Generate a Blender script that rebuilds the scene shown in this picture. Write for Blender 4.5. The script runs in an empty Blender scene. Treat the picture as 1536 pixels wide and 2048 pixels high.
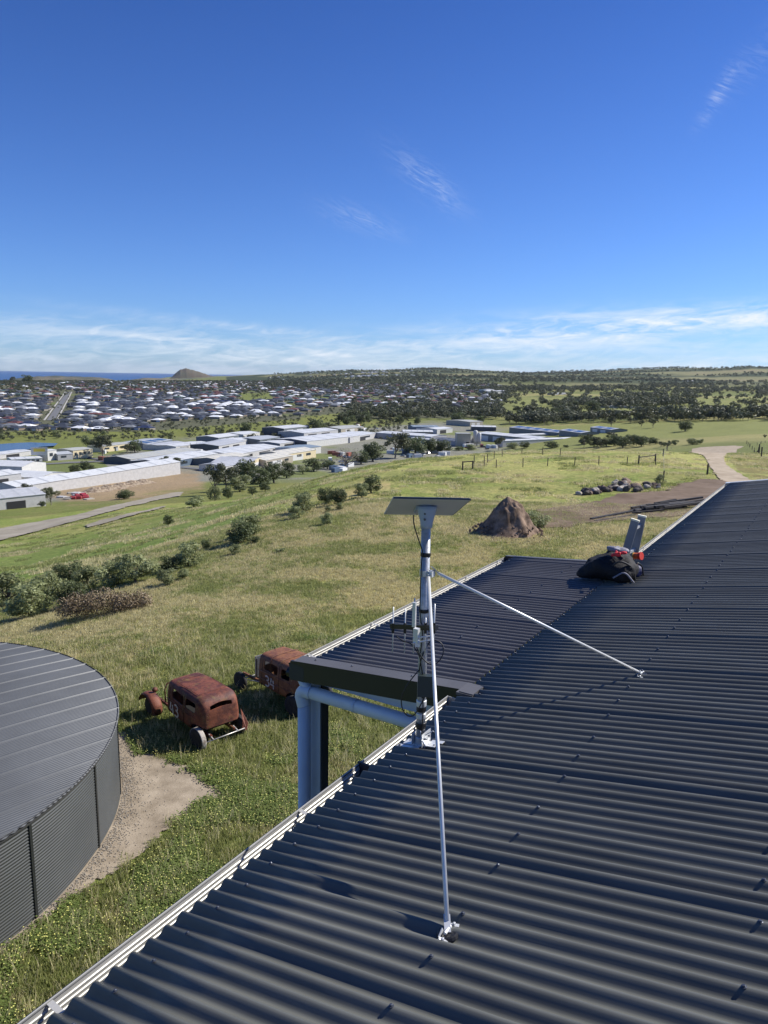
import bpy, math, random
import numpy as np
from mathutils import Vector, Matrix
random.seed(7); RNG=np.random.default_rng(11)
S=bpy.context.scene; C=S.collection
# ------------------------------------------------------------------ camera
FPX=1480.0; PITCH=math.atan(272/FPX); ROLL=math.radians(1.0)
cp,sp,cr,sr=math.cos(PITCH),math.sin(PITCH),math.cos(ROLL),math.sin(ROLL)
r0=Vector((1,0,0)); u0=Vector((0,sp,cp)); fw=Vector((0,cp,-sp))
cx=cr*r0+sr*u0; cy=-sr*r0+cr*u0; cz=-fw
M=Matrix(((cx.x,cy.x,cz.x,0),(cx.y,cy.y,cz.y,0),(cx.z,cy.z,cz.z,0),(0,0,0,1)))
cd=bpy.data.cameras.new('camera'); cam=bpy.data.objects.new('camera',cd); C.objects.link(cam)
cam.matrix_world=M; cd.sensor_fit='VERTICAL'; cd.sensor_height=36; cd.sensor_width=27
cd.lens=FPX/2048*36; cd.clip_start=.05; cd.clip_end=90000
S.camera=cam
# ------------------------------------------------------------------ sky and sun
SUN_EL=math.radians(40.7); SUN_AZ=math.radians(67.3)      # azimuth from +Y towards +X
W=bpy.data.worlds.new('World'); S.world=W; W.use_nodes=True
nt=W.node_tree; N=nt.nodes; Lk=nt.links; N.clear()
def wn(t,**k):
    n=N.new(t)
    for a,b in k.items(): setattr(n,a,b)
    return n
def wmath(op,a,b=None,c=None,clamp=False):
    n=wn('ShaderNodeMath',operation=op,use_clamp=clamp)
    for i,v in enumerate((a,b,c)):
        if v is None: continue
        if isinstance(v,(int,float)): n.inputs[i].default_value=v
        else: Lk.new(v,n.inputs[i])
    return n.outputs[0]
sky=wn('ShaderNodeTexSky',sky_type='NISHITA'); sky.sun_disc=False
sky.sun_elevation=SUN_EL; sky.sun_rotation=SUN_AZ; sky.altitude=80; sky.air_density=1.0; sky.dust_density=0.15; sky.ozone_density=2.5
geo=wn('ShaderNodeTexCoord'); sep=wn('ShaderNodeSeparateXYZ'); Lk.new(geo.outputs['Generated'],sep.inputs[0])
el=wmath('ARCSINE',sep.outputs[2]); az=wmath('ARCTAN2',sep.outputs[0],sep.outputs[1])
eld=wmath('MULTIPLY',el,57.2958); azd=wmath('MULTIPLY',az,57.2958)
tm=wn('ShaderNodeMapRange'); Lk.new(eld,tm.inputs[0]); tm.inputs[1].default_value=0; tm.inputs[2].default_value=24
tint=wn('ShaderNodeMix',data_type='RGBA'); Lk.new(tm.outputs[0],tint.inputs[0]); tint.inputs[6].default_value=(.50,.755,1.28,1); tint.inputs[7].default_value=(.265,.485,.98,1)
hsv=wn('ShaderNodeMix',data_type='RGBA',blend_type='MULTIPLY'); hsv.inputs[0].default_value=1; Lk.new(sky.outputs[0],hsv.inputs[6]); Lk.new(tint.outputs[2],hsv.inputs[7])
def cloud_layer(sx,sy,shear,ofs,det,dist,lo,hi):
    c=wn('ShaderNodeCombineXYZ')
    a2=wmath('MULTIPLY',azd,sx); e2=wmath('MULTIPLY',wmath('ADD',eld,wmath('MULTIPLY',azd,shear)),sy)
    Lk.new(a2,c.inputs[0]); Lk.new(e2,c.inputs[1]); c.inputs[2].default_value=ofs
    n=wn('ShaderNodeTexNoise'); n.inputs['Scale'].default_value=1; n.inputs['Detail'].default_value=det; n.inputs['Distortion'].default_value=dist; n.inputs['Roughness'].default_value=.62
    Lk.new(c.outputs[0],n.inputs['Vector'])
    m=wn('ShaderNodeMapRange'); m.interpolation_type='SMOOTHSTEP'
    Lk.new(n.outputs[0],m.inputs[0]); m.inputs[1].default_value=lo; m.inputs[2].default_value=hi
    return m.outputs[0]
def bump(x,c,w):
    d=wmath('DIVIDE',wmath('SUBTRACT',x,c),w); return wmath('EXPONENT',wmath('MULTIPLY',wmath('MULTIPLY',d,d),-1))
def blob(a,e,wa,we,slope):
    e2=wmath('SUBTRACT',eld,wmath('MULTIPLY',wmath('SUBTRACT',azd,a),slope))
    return wmath('MULTIPLY',bump(azd,a,wa),bump(e2,e,we))
band=cloud_layer(.11,.85,.03,3.1,9,.6,.40,.70)
fine=cloud_layer(.35,1.6,-.10,9.7,10,1.2,.36,.72)
wisp=cloud_layer(.55,2.2,.45,5.2,10,1.5,.38,.72)
msk=wmath('ADD',wmath('ADD',wmath('MULTIPLY',blob(14,3.5,12,1.1,.06),1.0),wmath('MULTIPLY',blob(25,4.2,9,.9,.05),.9)),wmath('MULTIPLY',blob(-17,2.6,11,.8,-.06),.55))
msk=wmath('ADD',msk,wmath('MULTIPLY',bump(eld,1.0,1.4),.7))
c1=wmath('MULTIPLY',wmath('MULTIPLY',wmath('ADD',wmath('MULTIPLY',band,.6),wmath('MULTIPLY',fine,.5)),msk),1.1)
streak=wmath('MULTIPLY',blob(-9,3.2,11,.35,-.09),wmath('ADD',fine,.2))
ms2=wmath('ADD',wmath('ADD',blob(2.8,13.7,2.3,1.0,-.62),wmath('MULTIPLY',blob(-2.0,11.1,2.5,.8,-.25),.8)),wmath('ADD',wmath('MULTIPLY',blob(22.1,18.0,.9,.7,1.3),1.1),wmath('MULTIPLY',blob(24.5,20.0,2.2,1.2,.8),.35)))
c2=wmath('MULTIPLY',wmath('MULTIPLY',wisp,ms2),.26)
cl=wmath('ADD',wmath('ADD',c1,c2),wmath('MULTIPLY',streak,.28),clamp=True)
cm=wn('ShaderNodeMix',data_type='RGBA'); Lk.new(cl,cm.inputs[0]); Lk.new(hsv.outputs[2],cm.inputs[6]); cm.inputs[7].default_value=(7.6,8.2,9.0,1)
bg=wn('ShaderNodeBackground'); bg.inputs[1].default_value=.088; Lk.new(cm.outputs[2],bg.inputs[0])
out=wn('ShaderNodeOutputWorld'); Lk.new(bg.outputs[0],out.inputs[0])
sd=bpy.data.lights.new('sun','SUN'); sd.energy=5.0; sd.angle=math.radians(.5); sd.color=(1,.955,.88)
sun=bpy.data.objects.new('sun',sd); C.objects.link(sun)
sdir=Vector((math.cos(SUN_EL)*math.sin(SUN_AZ),math.cos(SUN_EL)*math.cos(SUN_AZ),math.sin(SUN_EL)))
sun.rotation_euler=sdir.to_track_quat('Z','Y').to_euler()
S.view_settings.view_transform='Standard'; S.view_settings.look='None'; S.view_settings.exposure=0.40; S.view_settings.gamma=1; S.view_settings.use_curve_mapping=False
S.render.engine='CYCLES'; S.cycles.max_bounces=6; S.cycles.transparent_max_bounces=12; S.cycles.volume_bounces=0
# ------------------------------------------------------------------ geometry helpers
def ray(px,py):
    px=np.asarray(px,float); py=np.asarray(py,float)
    x=(px-768)/FPX; y=-(py-1024)/FPX
    xr=x*cr-y*sr; yr=x*sr+y*cr
    return np.stack([xr,cp+yr*sp,-sp+yr*cp],-1)
def proj(P):
    X,Y,Z=P[...,0],P[...,1],P[...,2]
    yr=Z*cp+Y*sp; z=Y*cp-Z*sp; z=np.where(z>.01,z,.01)
    return 768+FPX*(X*cr+yr*sr)/z,1024-FPX*(-X*sr+yr*cr)/z
def _h(i,j,s):
    a=(i.astype(np.int64)*374761393+j.astype(np.int64)*668265263+s*2147483647)&0xffffffff
    a=((a^(a>>13))*1274126177)&0xffffffff
    return ((a^(a>>16))&0xffff)/65535.
def vnoise(x,y,s=0):
    i=np.floor(x); j=np.floor(y); fx=x-i; fy=y-j; fx=fx*fx*(3-2*fx); fy=fy*fy*(3-2*fy)
    return (_h(i,j,s)*(1-fx)+_h(i+1,j,s)*fx)*(1-fy)+(_h(i,j+1,s)*(1-fx)+_h(i+1,j+1,s)*fx)*fy
def fbm(x,y,o=4,s=0):
    x=np.asarray(x,float); y=np.asarray(y,float); t=0; a=.5
    for k in range(o): t=t+a*vnoise(x*2**k,y*2**k,s+k*17); a*=.5
    return t/(1-.5**o)
def sstep(a,b,x): t=np.clip((x-a)/(b-a),0,1); return t*t*(3-2*t)
# ------------------------------------------------------------------ terrain height
PROF={-60:[(2,-12),(20,-12),(60,-17),(120,-26),(250,-44),(400,-56),(700,-60),(1500,-56),(3000,-50),(3700,-88),(20000,-90)],
-27:[(2,-12),(20,-12),(35,-12.5),(45,-14.3),(60,-17.3),(80,-20.6),(105,-24),(150,-30.5),(200,-37.5),(270,-46.5),(330,-52.5),(400,-56),(600,-59.5),(1000,-60),(1600,-54),(2300,-45),(3000,-42),(3500,-62),(3800,-88),(20000,-92)],
-18:[(2,-12),(35,-12),(50,-13.2),(65,-15.4),(90,-19.3),(120,-23.7),(150,-28),(190,-33.8),(240,-41),(300,-48.5),(350,-53),(450,-57.5),(600,-60),(1000,-60),(1600,-53),(2400,-42),(3200,-38),(3600,-60),(3900,-88),(20000,-92)],
-9:[(2,-12),(35,-12),(60,-12.7),(80,-14.2),(100,-16.8),(130,-20.4),(200,-34),(300,-46.5),(400,-54.5),(500,-58.5),(650,-60),(1100,-59),(1600,-50),(2300,-40),(3200,-30),(4200,-45),(5000,-30),(6500,4),(9000,-10),(20000,-60)],
0:[(2,-12),(35,-12),(60,-11.8),(80,-12),(100,-12.7),(130,-14.6),(200,-29),(300,-44),(400,-54),(500,-58.5),(600,-60),(1000,-60),(1500,-54),(2500,-42),(4000,-12),(6500,68),(9000,40),(20000,0)],
9:[(2,-12),(60,-11.8),(80,-12),(110,-12.5),(140,-13.2),(170,-16),(250,-32),(350,-48),(450,-56.5),(600,-60),(800,-60),(1200,-57),(2000,-46),(3000,-28),(4200,6),(6500,62),(9000,40),(20000,0)],
18:[(2,-12),(60,-11.6),(90,-11.6),(120,-12.1),(145,-13),(180,-17),(260,-31),(400,-43),(600,-47),(800,-47),(1200,-46),(2000,-42),(3000,-26),(4200,10),(6500,95),(9000,60),(20000,0)],
27:[(2,-12),(60,-11.2),(85,-11.4),(110,-11.6),(140,-12.3),(170,-14.4),(220,-19.5),(350,-28.5),(500,-32.5),(700,-36),(1000,-38),(1500,-38),(2500,-34),(4000,2),(6500,130),(9000,90),(20000,0)],
60:[(2,-12),(60,-11),(200,-14),(500,-25),(1500,-30),(4000,10),(6500,120),(20000,0)]}
LR=np.log(np.array([2.,20000.])); NLR=460; lr=np.linspace(LR[0],LR[1],NLR)
AZ=np.arange(-60,60.01,.5)
cols=sorted(PROF); tab=np.array([np.interp(lr,np.log([q[0] for q in PROF[k]]),[q[1] for q in PROF[k]]) for k in cols])
TB=np.array([[np.interp(a,cols,tab[:,i]) for i in range(NLR)] for a in AZ])
def blur(A,n,ax):
    for _ in range(n):
        P=np.concatenate([A.take([0],ax),A,A.take([-1],ax)],ax)
        A=(P.take(range(0,A.shape[ax]),ax)+2*A+P.take(range(2,A.shape[ax]+2),ax))/4
    return A
TB=blur(blur(TB,22,0),7,1)
# far ridge line from the skyline: azimuth of photo columns -> height above eye at 6500 m
SKX=[400,520,560,600,700,800,860,900,980,1050,1100,1200,1250,1330,1400,1480,1536,1700]
SKY_=[760,749.5,748.5,746.5,741,738.5,737,738.5,743,745,744,744,741,738,739,737,739,738]
ska=np.degrees(np.arctan((np.array(SKX)-768)/FPX)); skh=np.array([(752+(x-768)*.0175-y)/FPX*6500 for x,y in zip(SKX,SKY_)])
def hz(x,y):
    x=np.asarray(x,float); y=np.asarray(y,float)
    r=np.hypot(x,y); a=np.degrees(np.arctan2(x,y)); back=np.abs(a)>60
    ac=np.clip(a,-60,60); rr=np.clip(r,2,19900)
    fa=(ac+60)/.5; i=np.clip(fa.astype(int),0,len(AZ)-2); fa=fa-i
    fr=(np.log(rr)-LR[0])/(LR[1]-LR[0])*(NLR-1); j=np.clip(fr.astype(int),0,NLR-2); fr=fr-j
    z=(TB[i,j]*(1-fa)+TB[i+1,j]*fa)*(1-fr)+(TB[i,j+1]*(1-fa)+TB[i+1,j+1]*fa)*fr
    sk=np.interp(ac,ska,skh); ref=np.interp(ac,cols,tab[:,int((math.log(6500)-LR[0])/(LR[1]-LR[0])*(NLR-1))])
    wgt=sstep(4000,6300,r)*(1-sstep(7500,12000,r))*sstep(-12,-9,ac)
    z=z+wgt*(sk-ref)
    z=z+(fbm(x/40,y/40,3,5)-.5)*np.interp(r,[20,60,150,400],[.15,.7,1.6,.4])
    z=z+(fbm(x/600,y/600,4,9)-.5)*np.interp(r,[1500,4000,6000,9000],[0,18,26,30])*sstep(-14,-9,ac)
    z=z+(fbm(x/3.5,y/3.5,3,2)-.5)*np.interp(r,[10,30,80,200],[.12,.16,.3,.2])
    return z
def H(x,y): return float(hz(np.array([x]),np.array([y]))[0])
_rr=np.exp(np.linspace(math.log(6),math.log(15000),900))
def ground(px,py):
    """first hit of the view ray with the terrain"""
    d=ray(px,py); k=math.hypot(d[0],d[1]); X=d[0]/k*_rr; Y=d[1]/k*_rr; Z=d[2]/k*_rr
    g=hz(X,Y); b=np.where(g>=Z)[0]
    if len(b)==0: return None
    i=b[0]
    if i==0: return Vector((X[0],Y[0],g[0]))
    f0=Z[i-1]-g[i-1]; f1=Z[i]-g[i]; t=f0/(f0-f1); r=_rr[i-1]+(_rr[i]-_rr[i-1])*t
    x,y=d[0]/k*r,d[1]/k*r; return Vector((x,y,H(x,y)))
def inpoly(px,py,poly):
    px=np.asarray(px); py=np.asarray(py); c=np.zeros(px.shape,bool); n=len(poly)
    for i in range(n):
        x1,y1=poly[i]; x2,y2=poly[(i+1)%n]
        k=((y1>py)!=(y2>py))&(px<(x2-x1)*(py-y1)/((y2-y1) if y2!=y1 else 1e-9)+x1); c^=k
    return c
def polydist(px,py,poly):
    d=np.full(np.shape(px),1e9); n=len(poly)
    for i in range(n):
        x1,y1=poly[i]; x2,y2=poly[(i+1)%n]; L=(x2-x1)**2+(y2-y1)**2+1e-12
        t=np.clip(((px-x1)*(x2-x1)+(py-y1)*(y2-y1))/L,0,1)
        d=np.minimum(d,np.hypot(px-x1-t*(x2-x1),py-y1-t*(y2-y1)))
    return np.where(inpoly(px,py,poly),d,-d)
# ------------------------------------------------------------------ mesh + object helpers
class MB:
    def __init__(s): s.v=[]; s.f=[]; s.m=[]
    def add(s,vs,fs,mi=0):
        o=len(s.v); s.v+= [tuple(v) for v in vs]; s.f+=[tuple(i+o for i in f) for f in fs]; s.m+=[mi]*len(fs); return s
    def box(s,x0,x1,y0,y1,z0,z1,T=None,mi=0):
        vs=[Vector((x,y,z)) for z in (z0,z1) for y in (y0,y1) for x in (x0,x1)]
        if T is not None: vs=[T@v for v in vs]
        return s.add(vs,[(0,2,3,1),(4,5,7,6),(0,1,5,4),(2,6,7,3),(0,4,6,2),(1,3,7,5)],mi)
    def bar(s,a,b,w,h=None,up=(0,0,1),mi=0):
        a=Vector(a); b=Vector(b); h=h or w; d=(b-a).normalized(); sd_=d.cross(Vector(up))
        if sd_.length<1e-4: sd_=d.cross(Vector((1,0,0)))
        sd_.normalize(); u=sd_.cross(d)
        vs=[p+sd_*x*w/2+u*z*h/2 for p in (a,b) for x,z in ((-1,-1),(1,-1),(1,1),(-1,1))]
        return s.add(vs,[(0,1,2,3),(7,6,5,4),(0,4,5,1),(1,5,6,2),(2,6,7,3),(3,7,4,0)],mi)
    def tube(s,pts,r,n=10,mi=0,cap=True,closed=False):
        pts=[Vector(p) for p in pts]; m=len(pts); rs=r if isinstance(r,(list,tuple)) else [r]*m
        vs=[]; ref=None
        for i,p in enumerate(pts):
            if closed: d=pts[(i+1)%m]-pts[i-1]
            else: d=(pts[min(i+1,m-1)]-pts[max(i-1,0)])
            d.normalize()
            if ref is None: ref=d.orthogonal().normalized()
            ref=(ref-d*ref.dot(d)); ref.normalize(); q=d.cross(ref)
            vs+=[p+(ref*math.cos(2*math.pi*k/n)+q*math.sin(2*math.pi*k/n))*rs[i] for k in range(n)]
        fs=[]; mm=m if closed else m-1
        for i in range(mm):
            for k in range(n):
                a=i*n+k; b=i*n+(k+1)%n; j=((i+1)%m)*n
                fs.append((a,b,j+(k+1)%n,j+k))
        if cap and not closed: fs+= [tuple(range(n-1,-1,-1)),tuple((m-1)*n+k for k in range(n))]
        return s.add(vs,fs,mi)
    def lathe(s,prof,n=24,T=None,mi=0):
        vs=[];m=len(prof)
        for r,z in prof: vs+=[Vector((r*math.cos(2*math.pi*k/n),r*math.sin(2*math.pi*k/n),z)) for k in range(n)]
        if T is not None: vs=[T@v for v in vs]
        fs=[(i*n+k,i*n+(k+1)%n,(i+1)*n+(k+1)%n,(i+1)*n+k) for i in range(m-1) for k in range(n)]
        fs+=[tuple(range(n-1,-1,-1)),tuple((m-1)*n+k for k in range(n))]
        return s.add(vs,fs,mi)
    def sweep(s,prof,y0,y1,seg=1,mi=0):
        """open profile of (x,z) swept along y"""
        n=len(prof); vs=[(x,y0+(y1-y0)*j/seg,z) for j in range(seg+1) for x,z in prof]
        return s.add(vs,[(j*n+i,j*n+i+1,(j+1)*n+i+1,(j+1)*n+i) for j in range(seg) for i in range(n-1)],mi)
    def mesh(s,name,mats,smooth=False):
        me=bpy.data.meshes.new(name); me.from_pydata(s.v,[],s.f); me.update()
        mats=mats if isinstance(mats,(list,tuple)) else [mats]
        for m in mats: me.materials.append(m)
        if len(mats)>1: me.polygons.foreach_set('material_index',s.m)
        if smooth: me.polygons.foreach_set('use_smooth',[True]*len(me.polygons))
        return me
def link(name,me,parent=None,loc=None,rot=None,mat=None,scale=None):
    o=bpy.data.objects.new(name,me); C.objects.link(o)
    if parent: o.parent=parent
    if mat is not None: o.matrix_local=mat
    if loc is not None: o.location=loc
    if rot is not None: o.rotation_euler=rot
    if scale is not None: o.scale=scale
    return o
def obj(name,mb,mats,parent=None,smooth=False,**k): return link(name,mb.mesh(name,mats,smooth),parent,**k)
def tag(o,label,cat,group=None,kind=None):
    o['label']=label; o['category']=cat
    if group: o['group']=group
    if kind: o['kind']=kind
    return o
def thing(name,label,cat,loc=(0,0,0),rz=0,group=None,scale=None):
    o=link(name,None,loc=loc,rot=(0,0,rz),scale=scale); o.empty_display_size=.1
    return tag(o,label,cat,group)
def struct(o): o['kind']='structure'; return o
def stuff(o): o['kind']='stuff'; return o
def autosmooth(o,ang=35):
    me=o.data; me.polygons.foreach_set('use_smooth',[True]*len(me.polygons))
    try: me.set_sharp_from_angle(angle=math.radians(ang))
    except Exception: pass
    return o
# ------------------------------------------------------------------ materials
def newmat(name):
    m=bpy.data.materials.new(name); m.use_nodes=True; t=m.node_tree; b=t.nodes['Principled BSDF']; return m,t,b
def mat(name,col,rough=.6,metal=0,var=.0,vs=3.,bmp=0,bs=40.,spec=.5,objrand=0,coord='Object',col2=None,lo=.35,hi=.65,coat=0,stretch=None):
    m,t,b=newmat(name); b.inputs['Roughness'].default_value=rough; b.inputs['Metallic'].default_value=metal
    b.inputs['Specular IOR Level'].default_value=spec; b.inputs['Coat Weight'].default_value=coat
    c=(*col,1); b.inputs['Base Color'].default_value=c; n=t.nodes; l=t.links
    tc=n.new('ShaderNodeTexCoord'); src=tc.outputs[coord]
    if stretch:
        mp=n.new('ShaderNodeMapping'); mp.inputs['Scale'].default_value=stretch; l.new(src,mp.inputs[0]); src=mp.outputs[0]
    if var or col2 or objrand:
        tx=n.new('ShaderNodeTexNoise'); tx.inputs['Scale'].default_value=vs; tx.inputs['Detail'].default_value=7; tx.inputs['Roughness'].default_value=.65
        l.new(src,tx.inputs['Vector']); mr=n.new('ShaderNodeMapRange'); l.new(tx.outputs[0],mr.inputs[0]); mr.inputs[1].default_value=lo; mr.inputs[2].default_value=hi
        mx=n.new('ShaderNodeMix'); mx.data_type='RGBA'; l.new(mr.outputs[0],mx.inputs[0])
        a=tuple(x*(1-var) for x in col); b2=col2 or tuple(min(1,x*(1+var)) for x in col)
        mx.inputs[6].default_value=(*(a if not col2 else col),1); mx.inputs[7].default_value=(*b2,1); o=mx.outputs[2]
        if objrand:
            oi=n.new('ShaderNodeObjectInfo'); h=n.new('ShaderNodeHueSaturation'); l.new(o,h.inputs['Color'])
            m2=n.new('ShaderNodeMapRange'); l.new(oi.outputs['Random'],m2.inputs[0]); m2.inputs[3].default_value=1-objrand; m2.inputs[4].default_value=1+objrand
            l.new(m2.outputs[0],h.inputs['Value']); o=h.outputs[0]
        l.new(o,b.inputs['Base Color'])
    if bmp:
        t2=n.new('ShaderNodeTexNoise'); t2.inputs['Scale'].default_value=bs; t2.inputs['Detail'].default_value=5; l.new(src,t2.inputs['Vector'])
        bp=n.new('ShaderNodeBump'); bp.inputs['Strength'].default_value=bmp; bp.inputs['Distance'].default_value=.02; l.new(t2.outputs[0],bp.inputs['Height']); l.new(bp.outputs[0],b.inputs['Normal'])
    return m
def leafmat(name,col,col2,trans=.25,objrand=.18):
    """foliage: colour from leaf random attribute, slightly translucent"""
    m,t,b=newmat(name); n=t.nodes; l=t.links
    at=n.new('ShaderNodeAttribute'); at.attribute_name='rnd'
    mx=n.new('ShaderNodeMix'); mx.data_type='RGBA'; l.new(at.outputs['Fac'],mx.inputs[0]); mx.inputs[6].default_value=(*col,1); mx.inputs[7].default_value=(*col2,1)
    oi=n.new('ShaderNodeObjectInfo'); h=n.new('ShaderNodeHueSaturation'); l.new(mx.outputs[2],h.inputs['Color'])
    mr=n.new('ShaderNodeMapRange'); l.new(oi.outputs['Random'],mr.inputs[0]); mr.inputs[3].default_value=1-objrand; mr.inputs[4].default_value=1+objrand; l.new(mr.outputs[0],h.inputs['Value'])
    l.new(h.outputs[0],b.inputs['Base Color']); b.inputs['Roughness'].default_value=.55; b.inputs['Specular IOR Level'].default_value=.3
    tr=n.new('ShaderNodeBsdfTranslucent'); l.new(h.outputs[0],tr.inputs[0]); ms=n.new('ShaderNodeMixShader'); ms.inputs[0].default_value=trans
    l.new(b.outputs[0],ms.inputs[1]); l.new(tr.outputs[0],ms.inputs[2]); l.new(ms.outputs[0],n['Material Output'].inputs[0]); return m
def edgemat(name,col,col2,vs,thr=.0,amp=.5,ns=1.5,rough=.95,bmp=.5,bs=8,col3=None):
    """loose ground sheet with a ragged edge (edge attribute in metres)"""
    m=mat(name,col,rough,0,0,vs,bmp,bs,spec=.15,col2=col2); t=m.node_tree; n=t.nodes; l=t.links; b=n['Principled BSDF']
    at=n.new('ShaderNodeAttribute'); at.attribute_name='edge'; tc=n.new('ShaderNodeTexCoord')
    tx=n.new('ShaderNodeTexNoise'); tx.inputs['Scale'].default_value=ns; tx.inputs['Detail'].default_value=8; tx.inputs['Roughness'].default_value=.7; l.new(tc.outputs['Object'],tx.inputs['Vector'])
    a=n.new('ShaderNodeMath'); a.operation='MULTIPLY_ADD'; l.new(tx.outputs[0],a.inputs[0]); a.inputs[1].default_value=amp; a.inputs[2].default_value=-amp*.5
    s=n.new('ShaderNodeMath'); s.operation='ADD'; l.new(a.outputs[0],s.inputs[0]); l.new(at.outputs['Fac'],s.inputs[1])
    g=n.new('ShaderNodeMath'); g.operation='GREATER_THAN'; l.new(s.outputs[0],g.inputs[0]); g.inputs[1].default_value=thr
    l.new(g.outputs[0],b.inputs['Alpha']); return m
M_={}
M_['roof']=mat('charcoal_steel',(.112,.115,.104),.42,0,.16,5,.05,9,spec=.22,stretch=(.12,1,1))
M_['roofv']=mat('charcoal_steel_old',(.108,.105,.104),.42,0,.12,1.6,.06,3,spec=.28)
M_['roof_dark']=mat('charcoal_fascia',(.014,.017,.019),.4,0,.1,2)
M_['zinc']=mat('bare_zinc_gutter',(.50,.49,.45),.45,.35,.14,5,.1,20,stretch=(1,.25,1))
M_['galv']=mat('galvanised_steel',(.44,.45,.46),.42,.45,.2,45,.1,60)
M_['galvw']=mat('bright_zinc_tube',(.66,.67,.66),.38,.35,.06,20)
M_['paint_blue']=mat('pale_grey_paint',(.60,.64,.68),.38,0,.06,3,spec=.5)
M_['paint_dk']=mat('charcoal_paint',(.02,.024,.032),.5)
M_['black']=mat('black_rubber',(.008,.008,.009),.45)
M_['wall']=mat('grey_render_wall',(.30,.30,.29),.85,0,.1,2,.2,30)
M_['glass']=mat('dark_glass',(.02,.03,.04),.08,0,spec=.8)
M_['screw']=mat('screw_head',(.10,.11,.13),.35,.6)
M_['plastic']=mat('pale_plastic',(.36,.42,.52),.4)
M_['panelgrey']=mat('panel_underside',(.52,.53,.55),.5)
M_['rust']=mat('rusted_body',(.17,.045,.026),.75,0,0,2.6,.4,26,col2=(.10,.026,.018),lo=.38,hi=.62)
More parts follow.
